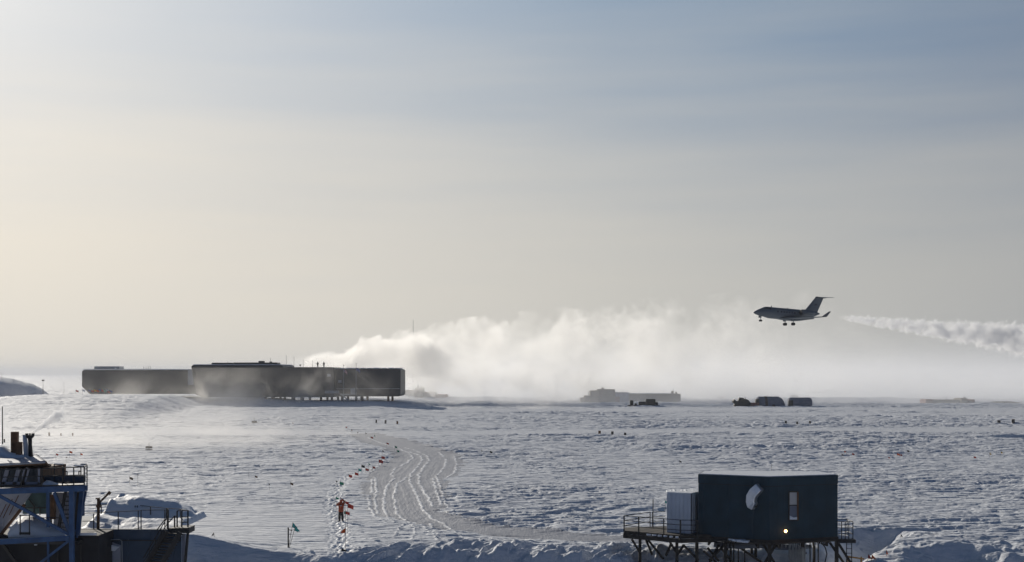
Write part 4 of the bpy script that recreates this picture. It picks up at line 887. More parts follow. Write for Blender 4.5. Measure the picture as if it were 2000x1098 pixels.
# ------------------------------------------------------------------ navy lab on stilts
def lab():
    YC = 90.0
    C = P(1503, 932, YC); zt = C.z; zb = P(1503, 1055, YC).z
    Lp = P(1364, 926.5, 92.5); Rp = P(1636, 928, 91.9)
    c2, l2, r2 = Vector((C.x, C.y)), Vector((Lp.x, Lp.y)), Vector((Rp.x, Rp.y))
    bl = l2+Vector((.7, 2.7)); br = r2+Vector((-.5, 2.9))
    poly = [tuple(l2), tuple(c2), tuple(r2), tuple(br), tuple(bl)]
    gx = C.x; t = thing('elevated_lab', 'navy box laboratory on wooden stilts with a silver duct on its wall', 'building', (C.x, C.y+2, gz(C.x, C.y+2)))
    MB().prism(poly, zb, zt-.62).build('wall', 'navy', t)
    def grow(k):
        cen = Vector((sum(p[0] for p in poly)/5, sum(p[1] for p in poly)/5)); return [tuple(Vector(p)+(Vector(p)-cen).normalized()*k) for p in poly]
    MB().prism(grow(-.03), zt-.62, zt-.58).build('seam', 'black', t)
    MB().prism(grow(.02), zt-.58, zt).build('parapet', 'navy', t)
    MB().prism(grow(-.12), zt, zt+.05).build('roof_snow', 'drift', t)
    MB().prism(grow(.05), zb-.16, zb).build('floor_skirt', 'wood', t)
    dl = (l2-c2).normalized(); dr = (r2-c2).normalized()
    nl = Vector((dl.y, -dl.x)); nl = nl if nl.y < 0 else -nl; nr = Vector((dr.y, -dr.x)); nr = nr if nr.y < 0 else -nr
    def onL(u, v, off=.0):   # point on left face
        # intersect pixel column with the face line
        k = (u-1000)/F; a = (c2.x-k*c2.y)/(k*dl.y-dl.x); q = c2+dl*a+nl*off; return Vector((q.x, q.y, HC-(v-HV)*q.y/F))
    def onR(u, v, off=.0):
        k = (u-1000)/F; a = (c2.x-k*c2.y)/(k*dr.y-dr.x); q = c2+dr*a+nr*off; return Vector((q.x, q.y, HC-(v-HV)*q.y/F))
    # curved duct hood
    b = MB(); arc = [(1482, 944), (1471, 954), (1464, 966), (1463, 979), (1466, 990), (1474, 995)]
    w = [.40, .44, .44, .43, .42, .40]; rings = []
    n3 = Vector((nl.x, nl.y, 0)); d3 = Vector((-dl.x, -dl.y, 0))
    pts = [onL(u, v, .0) for u, v in arc]
    for i, (p, ww) in enumerate(zip(pts, w)):
        dd = (pts[min(i+1, 5)]-pts[max(i-1, 0)]).normalized(); sd = dd.cross(n3).normalized(); sd = sd if sd.x > 0 else -sd
        wo = .62 if i not in (0, 5) else .55
        rings.append([p, p+n3*wo, p+n3*wo+sd*ww*1.35, p+sd*ww*1.35])
    b.rings(rings).build('duct_hood', 'silver', t, bevel=.05)
    b = MB(); rings = [[pts[i]+n3*(.10), pts[i]+n3*.52, pts[i]+n3*.52+(Vector((.5, 0, 0)))*1.05, pts[i]+n3*.1+Vector((.5, 0, 0))*1.05] for i in (2, 3, 4)]
    b.rings(rings).build('duct_throat', 'black', t)
    # tall window
    wf = MB(); a, bq, c_, d_ = onR(1540.5, 960.5, .03), onR(1558.5, 960.5, .03), onR(1558.5, 1016, .03), onR(1540.5, 1016, .03)
    def frame(p, q, th): wf.bar(p, q, th, th)
    frame(a, bq, .07); frame(bq, c_, .07); frame(c_, d_, .07); frame(d_, a, .07); frame(onR(1540.5, 987, .03), onR(1558, 987, .03), .05)
    fo = wf.build('window', 'wood', t); MB().bar(onR(1557, 961, .06), onR(1557, 1016, .06), .09, .07).build('jamb', 'orange_wood', fo)
    nn = (nr.x, nr.y, 0)
    MB().slab([onR(1541.5, 962, .01), onR(1556, 962, .01), onR(1556, 986, .01), onR(1541.5, 986, .01)], nn, .02).build('blind', 'blind', fo)
    MB().slab([onR(1541.5, 988, .01), onR(1556, 988, .01), onR(1556, 1015, .01), onR(1541.5, 1015, .01)], nn, .02).build('pane', 'canvas', fo)
    MB().slab([onR(1541.5, 1007, .035), onR(1549, 1011, .035), onR(1556, 1010, .035), onR(1556, 1015, .035), onR(1541.5, 1015, .035)], nn, .03).build('sill_snow', 'drift', fo)
    p = onR(1533, 1037.5, .08)
    lo = MB().box(p-Vector((nr.x, nr.y, 0))*.05, (.2, .06, .2), math.atan2(dr.y, dr.x)).build('wall_lamp', 'rail', t)
    MB().loft([(p+Vector((nr.x, nr.y, 0))*k, r) for k, r in ((-.02, .085), (.04, .095), (.09, .06))], 12).build('bulb', 'lamp', lo, smooth=True)
    # deck frame, joists
    dz = zb-.16
    deckpoly = grow(.28)
    MB().prism(deckpoly, dz-.12, dz-.003).build('deck', 'wood', t)
    # deep joists below
    b = MB()
    for q in (.15, .5, .85):
        p0 = l2.lerp(c2, q); p1 = br.lerp(bl, q) if False else bl.lerp(br, q*.5); b.bar((p0.x, p0.y+.1, dz-.3), (p1.x, p1.y, dz-.3), .12, .28)
        p0 = c2.lerp(r2, q); p1 = bl.lerp(br, .5+q*.5); b.bar((p0.x, p0.y+.1, dz-.3), (p1.x, p1.y, dz-.3), .12, .28)
    b.build('joist', 'wood', t)
    g0 = lambda x, y: gz(x, y)-.8
    def post(u, Y, w=.2, vtop=None):
        x = (u-1000)*Y/F; b = MB(); b.box((x, Y, ((dz-.1)+g0(x, Y))/2), (w, w, (dz-.12)-g0(x, Y))); return b.build('stilt', 'wood', t)
    for u, Y in ((1417, 91.8), (1503, 90.25), (1634, 91.9), (1476, 95), (1468, 95.2), (1551, 95), (1563, 95.2), (1590, 95.5), (1420, 95.6)): post(u, Y, .22 if Y < 93 else .17)
    def brace(u0, v0, u1, v1, Y, w=.15): b = MB(); b.bar(P(u0, v0, Y), P(u1, v1, Y), w, w); b.build('brace', 'wood', t)
    for a in ((1487, 1057, 1537, 1140, 90.6), (1519, 1057, 1470, 1140, 90.6), (1374, 1076, 1417, 1115, 92), (1385, 1095, 1417, 1062, 92.2), (1618, 1056, 1655, 1110, 92), (1638, 1062, 1668, 1110, 91.8), (1430, 1060, 1520, 1120, 94.5), (1560, 1060, 1574, 1082, 94), (1400, 1060, 1440, 1110, 94)): brace(*a)
    # hanging pipes and hoses
    b = MB()
    for u, Y in ((1582, 92), (1598, 92.5), (1426, 92), (1433, 92.4), (1442, 93), (1428, 93), (1454, 94)):
        p = P(u, 1058, Y); b.tube((p.x, Y, dz-.1), (p.x+.02, Y, g0(p.x, Y)), .045, n=8)
    b.loft([(P(1605, 1061, 91.5), .04), (P(1612, 1070, 91.5), .04), (P(1615, 1082, 91.5), .04), (P(1611, 1100, 91.5), .04)], 8)
    build_each(b, 'pipe', 'rail', t)
    b = MB()
    for k in range(16):
        u = 1541+k*2.1; p = P(u, 1062, 93.2+.15*(k % 3)); b.tube((p.x, p.y, dz-.25), (p.x, p.y, g0(p.x, p.y)), .04, n=6)
    b.build('cable_bundle', 'steel', t)
    b = MB()
    for k in range(26):
        u = 1528+k*3.9+random.uniform(-1, 1); Lh = random.uniform(.12, .42); p = P(u, 1056, 90.45+abs(u-1503)/133*1.6+.05); b.tube((p.x, p.y, dz-.1), (p.x, p.y, dz-.1-Lh), .035, .004, 5)
    build_each(b, 'icicle', 'drift', t)
    b = MB(); b.loft([((P(1395, 1063, 93)), .18), (P(1440, 1066, 93), .22), (P(1480, 1066, 93), .16), (P(1530, 1069, 93.5), .2), (P(1585, 1068, 93.5), .12)], 10); b.build('insulated_pipe', 'canvas', t, smooth=True)
    b = MB()
    for k in range(5):
        p = P(1420+k*9, 1051, 91.9-k*.35); b.box((p.x, p.y-.12, dz+.03), (.5, .4, .12+.03*(k % 2)), .3*k)
    b.build('ledge_snow', 'drift', t)
    # small platform and ladder on the right end
    zd = dz
    x0, x1 = P(1632, 0, 92.2).x, P(1664.5, 0, 92.2).x
    MB().box(((x0+x1)/2+.12, 92.6, zd-.13), (x1-x0, 1.8, .22)).build('end_platform', 'rail', t)
    MB().box(((x0+x1)/2+.0, 92.7, zd+.06), (x1-x0-.2, 1.4, .16)).build('platform_snow', 'drift', t, bevel=.05)
    b = MB()
    for u in (1641, 1648, 1655, 1663): 
        for Y in ((91.8, 93.4) if u in (1641, 1663) else (91.8,)):
            x = P(u, 0, 92.2).x; b.tube((x, Y, zd), (x, Y, zd+1.15), .03, n=6)
    for Y in (91.8, 93.4):
        for hz in (1.15, .75, .35): b.tube((x0, Y, zd+hz), (P(1663, 0, 92.2).x, Y, zd+hz), .022, n=6)
    for hz in (1.15, .75, .35): b.tube((P(1663, 0, 92.2).x, 91.8, zd+hz), (P(1663, 0, 92.2).x, 93.4, zd+hz), .022, n=6)
    build_each(b, 'end_railing', 'rail', t)
    b = MB(); xa, xb = P(1651.5, 0, 92).x, P(1661.5, 0, 92).x
    for x in (xa, xb): b.tube((x, 91.72, zd), (x, 91.72, g0(x, 91.7)), .03, n=6)
    z = zd-.3
    while z > g0(xa, 91.7): b.tube((xa, 91.72, z), (xb, 91.72, z), .018, n=5); z -= .3
    b.build('ladder', 'rail', t)
    # white ribbed annex standing on the side deck
    Ya = 93.4
    pa, pb, pc = P(1303, 0, Ya), P(1350, 0, Ya-.9), P(1363.5, 0, Ya+.3)
    za = P(1303, 962.5, Ya).z; zb2 = P(1330, 1041, Ya).z
    ap = [(pa.x, pa.y), (pb.x, pb.y), (pc.x, pc.y), (pc.x+.2, pc.y+2.2), (pa.x+.3, pa.y+2.4)]
    an = thing('annex_shed', 'white ribbed metal shed on the side deck, left of the navy lab', 'shed', (sum(p[0] for p in ap)/5, sum(p[1] for p in ap)/5, zb2))
    MB().prism(ap, zb2, za).build('wall', 'white_rib', an)
    b = MB()
    for i in range(7):
        q = i/6; p0 = Vector(ap[0]).lerp(Vector(ap[1]), q); b.box((p0.x, p0.y-.02, (za+zb2)/2), (.05, .06, za-zb2))
    for i in range(3):
        q = i/2; p0 = Vector(ap[1]).lerp(Vector(ap[2]), q); b.box((p0.x, p0.y-.02, (za+zb2)/2), (.05, .06, za-zb2))
    b.build('wall_rib', 'white_rib', an)
    b = MB(); b.prism([(p[0], p[1]+.1) for p in ap], za, za+.04)
    for i in range(8): b.loft([((pa.x+.1+i*.25, Ya+.3, za-.02), .05), ((pa.x+.15+i*.25, Ya+1.6, za-.02), .07+.03*((i*7) % 3))], 8)
    b.build('roof_snow', 'drift', an)
    # side deck (walkway) with its legs and railing
    wk = thing('wooden_walkway', 'raised wooden walkway with dark railing leading to the navy lab', 'walkway', (P(1250, 0, 94).x, 94, gz(P(1250, 0, 94).x, 94)))
    A0 = P(1219, 1046, 94.6); 
    near = [(P(1219, 0, 94.4).x, 94.4), (P(1329, 0, 91.6).x, 91.6), (P(1400, 0, 91.9).x, 92.1), (P(1400, 0, 91.9).x, 95.2), (P(1300, 0, 97).x, 97.2), (P(1222, 0, 96).x, 96.4)]
    wz = P(1219, 1036.5, 94.4).z
    MB().prism(near, wz-.22, wz).build('deck', 'wood', wk)
    b = MB()
    for (xa, ya), (xb, yb) in zip(near[:-1], near[1:]): b.bar((xa, ya-.04, wz-.36), (xb, yb-.04, wz-.36), .14, .26)
    b.bar((near[0][0], near[0][1], wz-.36), (near[5][0], near[5][1], wz-.36), .14, .26)
    for q in (.2, .4, .6, .8): p0 = Vector(near[0]).lerp(Vector(near[1]), q); p1 = Vector(near[5]).lerp(Vector(near[4]), q); b.bar((*p0, wz-.36), (*p1, wz-.36), .1, .24)
    b.build('floor_beam', 'wood', wk)
    b = MB()
    def rpost(x, y, h=1.0, r=.035): b.tube((x, y, wz-.25), (x, y, wz+h), r, n=6)
    N0, N1, N2 = Vector(near[0]), Vector(near[1]), Vector(P(1362, 0, 91.5).xy)
    q1 = N0.lerp(N1, .265); q2 = N0.lerp(N1, .71)
    for p, rr in ((N0, .045), (q1, .045), (q2, .04), (N1, .055), (N2, .055)): rpost(p.x, p.y, 1.0, rr)
    B0, B1 = Vector(near[5]), Vector(near[4]); qb = B0.lerp(B1, .62); 
    for p in (B0.lerp(B1, .62), B0.lerp(B1, .68)): rpost(p.x, p.y, 1.0, .03)
    build_each(b, 'railing', 'rail', wk)
    b = MB()
    for hz in (1.0, .68, .34):
        for p, q in ((N0, N1), (N1, N2), (N0, B0.lerp(B1, .62)), (B0.lerp(B1, .68), B1)): b.tube((p.x, p.y, wz+hz), (q.x, q.y, wz+hz), .024, n=6)
    build_each(b, 'railing', 'rail', wk)
    p = P(1275.5, 0, 96.2); MB().tube((p.x, 96.2, wz-.3), (p.x, 96.2, P(1275, 975, 96.2).z), .028, n=6).build('pole', 'rail', wk)
    def wleg(u0, v0, u1, v1, Y, w=.15): b = MB(); b.bar(P(u0, v0, Y), P(u1, v1, Y), w, w); b.build('leg', 'wood', wk)
    for a in ((1250, 1053, 1250, 1100, 94.4, .19), (1234, 1053, 1249, 1078, 94.4), (1262, 1055, 1274, 1084, 95.2), (1266, 1055, 1296, 1092, 95), (1322, 1060, 1322, 1105, 92.6, .19), (1311, 1062, 1300, 1086, 93), (1308, 1058, 1324, 1084, 92.7), (1336, 1064, 1322, 1084, 92.7), (1361, 1050, 1361, 1115, 92.5, .2), (1335, 1065, 1364, 1094, 92.6), (1404, 1064, 1386, 1100, 92.4), (1382, 1070, 1404, 1096, 92.6)): wleg(*a)
    b = MB()
    for k in range(6):
        q = Vector(near[0]).lerp(Vector(near[1]), .45+k*.1); b.box((q.x, q.y-.03, wz-.12+.0), (.34, .16, .10), .2*k)
    b.build('deck_snow', 'drift', wk)
    # yellow sawhorse beyond ladder
    sx, sy = G(1667, 1094, -1.2); zz = gz(sx, sy)
    sw = thing('sawhorse', 'yellowed wooden sawhorse half buried right of the ladder', 'sawhorse', (sx, sy, zz))
    b = MB(); b.bar((-.6, 0, .85), (.75, 0, .65), .1); b.build('beam', 'yellowwood', sw, world=False)
    for x in (-.45, .55): 
        for s_ in (-1, 1): MB().bar((x, 0, .8), (x+.15*s_, .35*s_, -.3), .08).build('leg', 'yellowwood', sw, world=False)
lab()

# ------------------------------------------------------------------ left: blue steel tower and snow-covered deck building
def left_side():
    Y0 = 72.0
    def Q(u, v, dy=0.0): return P(u, v, Y0+dy)
    gx = Q(80, 0).x; t = thing('blue_tower', 'blue steel framed tower with a railed deck, cabin and smoking stack', 'tower', (gx, Y0+2, gz(gx, Y0+2)))
    def bars(name, m, lst, w=.18, parent=None):
        b = MB()
        for a in lst:
            (u0, v0, d0), (u1, v1, d1) = a[0], a[1]; ww = a[2] if len(a) > 2 else w
            b.bar(Q(u0, v0, d0), Q(u1, v1, d1), ww, ww if len(a) < 4 else a[3])
        return b.build(name, m, parent or t)
    ztop = Q(0, 952).z
    # upper deck beams (near edge) and deck plate
    bars('deck_beam', 'blue', [((-60, 962, 0), (166, 953.5, 0), .2, .30), ((166, 953.5, 0), (168, 953, 4), .2, .28)])
    b = MB(); p0, p1 = Q(-60, 954), Q(166, 948.5); b.slab([p0, p1, p1+Vector((-1.3, 4, .0)), p0+Vector((0, 4, .0))], (0, 0, 1), .06); b.build('upper_deck', 'dark', t)
    # lower frame
    bars('lower_beam', 'blue', [((-60, 1062, 0), (138, 1050.5, 0), .22, .26)])
    b = MB(); b.bar(Q(-60, 1057.5, .05), Q(137, 1046.5, .05), .2, .06); b.build('beam_snow', 'drift', t)
    for a in (((140, 956, 0), (140.5, 1130, 0), .22), ((94, 958, .4), (94, 1030, .4), .15), ((94, 1056, .2), (95, 1130, .2), .10), ((160, 958, 1.5), (152, 1046, 1.0), .20), ((148, 958, 3), (147, 1046, 3), .16)):
        bars('column', 'blue', [a])
    for a in (((-20, 958, .1), (137, 1045, .1), .15), ((106, 962, .15), (139, 1048, .15), .16), ((136, 1055, .1), (78, 1100, .1), .12), ((168, 960, 2), (150, 1050, .8), .09)):
        bars('brace', 'blue', [a])
    # ladder between decks
    b = MB(); a0, a1, c0, c1 = Q(128.5, 958, .6), Q(114, 1034, .6), Q(139, 958, .6), Q(127, 1034, .6)
    b.bar(a0, a1, .13, .16); 
    for k in range(9):
        q = (k+.5)/9; b.bar(a0.lerp(a1, q), a0.lerp(a1, q)+Vector((.42, 0, 0)), .035, .05)
    b.bar(Q(154, 962, 2.2), Q(146, 1034, 2.2), .16, .1)
    b.build('ladder', 'rail', t)
    # upper railing
    b = MB()
    for u in (2, 41.5, 82): b.tube(Q(u, 953, -.05), Q(u, 916-u*.03, -.05), .035, n=6)
    for u in (122, 144, 164.5): b.tube(Q(u, 950, .0), Q(u, 912, .0), .035, n=6)
    for u, vt, vb, d in ((106, 906, 948, 1.2), (124.5, 907, 948, 1.2), (158, 907, 948, 2.0), (170, 908, 950, 2.0), (131, 921, 932, 2), (154, 920, 932, 2)): b.tube(Q(u, vb, d), Q(u, vt, d), .03, n=6)
    build_each(b, 'railing', 'rail', t)
    b = MB()
    for hz, (va, vb_) in enumerate(((917, 913), (932, 929))):
        b.tube(Q(-40, va+1, -.05), Q(82, va-1.5, -.05), .028, n=6); b.tube(Q(82, va-1.5, -.05), Q(164.5, vb_-1, 0), .028, n=6)
    for a, c in (((106, 907, 1.2), (124.5, 907.5, 1.2)), ((144, 910, 0), (164.5, 911, 0)), ((158, 907.5, 2), (170, 908, 2)), ((164.5, 912, 0), (170, 908.5, 2)), ((124.5, 920, 1.2), (131, 921, 1.5)), ((154, 920, 2), (158, 921, 2))): b.tube(Q(*a), Q(*c), .032, n=6)
    for v in (916, 924, 932, 940): b.tube(Q(166, v, 2), Q(171, v, 2), .02, n=5)
    build_each(b, 'railing', 'rail', t)
    b = MB()
    for a, c in (((106.5, 905.8, 1.2), (124, 906.3, 1.2)), ((145, 908.8, 0), (163, 909.8, 0)), ((158.5, 906.2, 2), (169, 906.5, 2))): b.bar(Q(*a), Q(*c), .07, .05)
    build_each(b, 'rail_snow', 'drift', t)
    MB().slab([Q(84, 929.5, 1.6), Q(164, 929.5, 1.6), Q(164, 942, 1.6), Q(104, 941, 1.6), Q(96, 938, 1.6), Q(84, 936, 1.6)], (0, 1, 0), .3).build('toe_board', 'bluewall', t)
    # drift on the deck
    b = MB(); rg = []
    for u, h, d in ((84, .05, .5), (90, .28, .9), (98, .24, 1.0), (106, .14, .9), (120, .10, .8), (135, .06, .6), (145, .03, .5)):
        c = Q(u, 948.5, .7); rg.append([Vector((c.x, c.y-.55, c.z)), Vector((c.x, c.y-.3, c.z+h*.7)), Vector((c.x, c.y+.1, c.z+h)), Vector((c.x, c.y+.5, c.z+h*.6)), Vector((c.x, c.y+.7, c.z))])
    b.rings(rg).build('deck_snow', 'drift', t, smooth=True)
    # cabin: wall with leaning window frames, roof and eave
    cz0, cz1 = Q(0, 953, .9).z, Q(0, 915, .9).z
    MB().prism([(Q(-70, 0, 1).x, Y0+1.0), (Q(77, 0, 1).x, Y0+1.0), (Q(86, 0, 1).x, Y0+4.6), (Q(-70, 0, 1).x, Y0+4.6)], cz0, cz1).build('cabin_wall', 'orange_wood', t)
    for (a, c_, vt, vb) in ((-30, 8, 916, 951), (9, 30, 915, 951), (31, 44, 916, 951)):
        wn_ = MB().slab([Q(a+6, vt, .93), Q(c_+5, vt, .93), Q(c_-3, vb-10, .93), Q(a-2, vb-10, .93)], (0, -1, 0), .04).build('window', 'glass', t)
        b = MB(); b.bar(Q(c_+7, vt, .86), Q(c_-3, vb, .86), .20, .08); b.bar(Q(a-3, vb-7, .86), Q(c_-2, vb-7, .86), .08, .14); b.build('window_frame', 'grey_panel', wn_)
    wn_ = MB().slab([Q(53, 917, .93), Q(73, 917, .93), Q(73, 941, .93), Q(48, 941, .93)], (0, -1, 0), .04).build('window', 'glass', t)
    b = MB(); b.bar(Q(55, 914, .86), Q(45, 948, .86), .2, .08); b.bar(Q(76, 914, .86), Q(76, 948, .86), .1, .08); b.bar(Q(45, 944.5, .86), Q(77, 944.5, .86), .08, .16); b.build('window_frame', 'grey_panel', wn_)
    b = MB(); b.slab([Q(-70, 914, .2), Q(60, 909, .2), Q(90, 905.5, .2), Q(94, 910, 1.0), Q(102, 912, 4.5), Q(-70, 912, 5)], (0, 0, 1), .12); b.build('eave', 'orange_wood', t)
    b = MB(); b.slab([Q(-70, 911, .15), Q(60, 906, .15), Q(88, 902.5, .15), Q(92, 905, 2.5), Q(66, 888, 4.2), Q(-70, 888, 4.2)], (0, 0, 1), .08); b.build('roof', 'grey_panel', t)
    MB().slab([Q(-70, 909, 4.3), Q(84, 903, 4.3), Q(64, 888, 4.3), Q(-70, 890, 4.3)], (0, 1, 0), .6).build('roof_ridge', 'bluewall', t)
    b = MB(); b.bar(Q(-70, 912.5, .1), Q(88, 903.5, .1), .09, .07); b.build('gutter', 'steel', t)
    MB().box(Q(95.5, 919, 3.0), (15*Y0/F, .8, 18*Y0/F)).build('side_box', 'bluewall', t, bevel=.03)
    # chimneys, pipes
    MB().box(Q(29, 866, 3.6), (.34, .34, 1.25)).build('chimney', 'rust', t, bevel=.02)
    MB().box(Q(37.5, 877, 3.3), (.28, .3, .75)).build('chimney', 'orange_wood', t, bevel=.02)
    MB().tube(Q(24.5, 890, 3.9), Q(24.5, 857, 3.9), .09, n=10).build('chimney', 'rust', t)
    MB().loft([(Q(52, 892, 3.4), .15), (Q(50, 870, 3.4), .13), (Q(48, 849, 3.4), .11)], 12).build('vent_pipe', 'white_rib', t, smooth=True)
    st = MB().loft([(Q(60, 892, 3.2), .12), (Q(59, 870, 3.2), .10), (Q(58.5, 857, 3.2), .11), (Q(58.5, 854, 3.2), .2)], 14).build('stack', 'black', t, smooth=True)
    b = MB(); b.loft([(Q(58.5, 854, 3.2), .20), (Q(58.5, 851.5, 3.2), .235), (Q(58.5, 850, 3.2), .235)], 14)
    for k in range(10):
        a = k*.628; b.box(Q(58.5, 849, 3.2)+Vector((.2*math.cos(a), .2*math.sin(a), .02)), (.07, .07, .1))
    b.build('stack_cap', 'black', st)
    b = MB(); b.bar(Q(66, 849.7, 3.2), Q(80, 850, 3.2), .03, .02); b.build('sensor_arm', 'white_flag', t)
    MB().tube(Q(5, 868, 3.0), Q(4.5, 794, 3.0), .035, .025, 6).build('whip_antenna', 'rail', t); MB().box(Q(8.5, 861, 3), (.06, .06, .18)).build('antenna_clamp', 'rail', t)
    b = MB(); rg = []
    for u, h in ((-70, .3), (0, .6), (8, .5), (14, .35), (22, .22), (40, .12), (64, .03)):
        c = Q(u, 890, 3.6); rg.append([Vector((c.x, c.y-.9, c.z-.15)), Vector((c.x, c.y-.4, c.z+h*.8)), Vector((c.x, c.y+.2, c.z+h)), Vector((c.x, c.y+.8, c.z))])
    b.rings(rg).build('roof_snow', 'drift', t, smooth=True)
    # under the deck: slanted pale shield, teal drum wall, ochre post, lower wall
    b = MB(); b.slab([Q(-80, 962, 1.2), Q(62, 962, 1.2), Q(42, 990, 1.6), Q(20, 1015, 1.9), Q(0, 1045, 2.1), Q(-80, 1046, 2.1)], (0, 1, .1), .15); b.build('slanted_shield', 'grey_panel', t)
    b = MB()
    for (a, c_) in (((36, 968), (18, 1006)), ((24, 975), (6, 1012)), ((12, 985), (0, 1010))): b.bar(Q(a[0], a[1], 1.15), Q(c_[0], c_[1], 1.5), .03)
    b.bar(Q(48, 986, 1.4), Q(2, 1044, 1.7), .16, .12); b.build('shield_seam', 'rust', t)
    MB().slab([Q(60, 962, 3.4), Q(98, 962, 3.4), Q(97, 1004, 3.4), Q(44, 1004, 3.4), Q(46, 988, 3.4)], (0, 1, 0), .3).build('back_wall', 'teal', t)
    b = MB()
    for (a, c_) in (((54, 972), (68, 990)), ((50, 992), (96, 992)), ((66, 992), (66, 1006)), ((78, 992), (78, 1006))): b.bar(Q(a[0], a[1], 3.3), Q(c_[0], c_[1], 3.3), .05)
    b.build('wall_frame', 'dark', t)
    MB().box(Q(103, 990, 2.6), (.28, .3, 1.3)).build('ochre_post', 'orange_wood', t)
    MB().slab([Q(90, 1004, 2.9), Q(98, 965, 2.9), Q(100, 1035, 2.9), Q(90, 1035, 2.9)], (0, 1, 0), .2).build('dark_panel', 'bluewall', t)
    MB().slab([Q(106, 962, 3.6), Q(140, 962, 3.6), Q(138, 1040, 3.6), Q(104, 1040, 3.6)], (0, 1, 0), .15).build('pale_panel', 'grey_panel', t)
    MB().slab([Q(148, 960, 3.1), Q(163, 960, 3.1), Q(162, 1008, 3.1), Q(148, 1008, 3.1)], (0, 1, 0), .3).build('stair_shaft', 'blue', t)
    # snow pile on lower deck
    b = MB(); rg = []; rs = np.random.RandomState(2)
    for u, vt in ((16, 1040), (24, 1026), (34, 1014), (46, 1009), (60, 1008), (74, 1014), (88, 1020), (100, 1028), (112, 1032), (124, 1038), (134, 1045)):
        c0 = Q(u, 1050, .5); ct = Q(u, vt, 1.6); c2_ = Q(u, 1050, 3.2)
        rg.append([c0, c0.lerp(ct, .45)+Vector((0, -.1, .05+.08*rs.rand())), ct+Vector((0, 0, .05*rs.rand())), ct.lerp(c2_, .4), c2_])
    b.rings(rg).build('snow_pile', 'drift', t, smooth=True)
    b = MB(); b.box(Q(56, 1054, 1.8), (6.0, 3.2, .12)); b.build('lower_deck', 'dark', t)
    b = MB()
    b.bar(Q(39.5, 1045, .3), Q(39.5, 1007, .3), .05); b.bar(Q(57.5, 1045, .3), Q(57.5, 1007, .3), .05); b.bar(Q(38, 1006.5, .3), Q(59, 1006.5, .3), .06); b.bar(Q(38, 1042, .3), Q(59, 1042, .3), .05, .12)
    b.build('door_frame', 'rail', t)
    b = MB(); b.bar(Q(47, 1005, .3), Q(56.5, 1006.5, .3), .07, .05); b.build('frame_snow', 'white_flag', t)
    b = MB(); b.tube(Q(58, 1012, .3), Q(137, 1011, .3), .022, n=6); b.build('lower_rail', 'rail', t)
    # dark recess wall below the lower beam
    MB().prism([(Q(-80, 0, 2).x, Y0+1.2), (Q(190, 0, 1).x, Y0+1.2), (Q(190, 0, 1).x, Y0+4.5), (Q(-80, 0, 2).x, Y0+4.5)], Q(0, 1180, 2).z, Q(0, 1046, 1.2).z).build('base_wall', 'near_black', t)
    b = MB(); b.bar(Q(150, 1044, 1.1), Q(188, 1043, 1.1), .14, .12); b.build('ledge_snow', 'drift', t)
    MB().box(Q(70, 1062, .6), (.14, .1, .16)).build('wall_lamp', 'white_rib', t)
    b = MB(); b.bar(Q(35, 1105, .9), Q(5, 1062, .9), .14); b.bar(Q(113, 1062, 1.1), Q(113, 1120, 1.1), .06); b.bar(Q(158, 1064, 1.1), Q(158, 1120, 1.1), .05); b.build('base_brace', 'rail', t)

    # deck building to the right
    YB = 76.0
    def B(u, v, dy=0.0): return P(u, v, YB+dy)
    h = thing('snowed_building', 'low slate-blue building with a snow-drifted flat roof, railings and outer stairs', 'building', (B(270, 0).x, YB+3, gz(B(270, 0).x, YB+3)))
    zr = B(280, 1037).z
    wallp = [(B(150, 0, .5).x, YB+.6), (B(196, 0).x, YB), (B(356, 0).x, YB-.2), (B(352, 0, 7).x, YB+7), (B(150, 0, 7).x, YB+7)]
    zbw = B(280, 1180).z
    MB().prism(wallp, zbw, zr).build('wall', 'bluewall', h)
    b = MB(); b.bar((wallp[1][0], YB-.05, zr-.5), (wallp[2][0], YB-.25, zr-.5), .06, .05); b.build('wall_seam', 'dark', h)
    MB().prism([(x+(.05 if x > -19 else 0), y-.06) for x, y in wallp], zr, zr+.1).build('roof', 'bluewall', h)
    # roof drifts
    rs = np.random.RandomState(4)
    b = MB(); nx, ny = 60, 24; vs = []; fs = []
    x0_, x1_ = wallp[0][0]+.2, wallp[2][0]-.1
    for j in range(ny):
        for i in range(nx):
            xx = x0_+(x1_-x0_)*i/(nx-1); yy = YB+.25+6.4*j/(ny-1); q = j/(ny-1)
            uu = 1000+xx*F/yy
            hh = .08+.18*ss(0, .3, q)
            hh += .95*ss(.45, .85, q)*np.clip(1.0-((uu-268)/110)**2, 0, 1)**.5 + .28*float(fbm(np.array([xx*.7+yy*.9]), np.array([yy*.9]), 3, 201)[0])
            hh += .35*ss(250, 160, uu)*ss(0, .5, q)
            hh *= ss(0, .06, i/(nx-1))*ss(0, .04, 1-i/(nx-1))*ss(0, .10, q)
            vs.append((xx, yy, zr+.1+max(hh, 0.0)))
    for j in range(ny-1):
        for i in range(nx-1): fs.append((j*nx+i, j*nx+i+1, (j+1)*nx+i+1, (j+1)*nx+i))
    b.add(vs, fs); b.build('roof_snow', 'drift', h, smooth=True)
    # hanging snow lip and pale door panel
    MB().slab([B(192, 1062, -.15), B(200, 1056, -.15), B(206, 1048, -.15), B(212, 1053, -.15), B(222, 1060, -.15), B(236, 1065, -.15), B(235, 1150, -.15), B(192, 1150, -.15)], (0, -1, 0), .08).build('pale_panel', 'grey_panel', h)
    MB().slab([B(190, 1040, -.3), B(198, 1039, -.3), B(206, 1052, -.3), B(210, 1062, -.3), B(234, 1068, -.3), B(225, 1076, -.3), B(196, 1074, -.3), B(194, 1058, -.3)], (0, -1, 0), .12).build('snow_lip', 'drift', h)
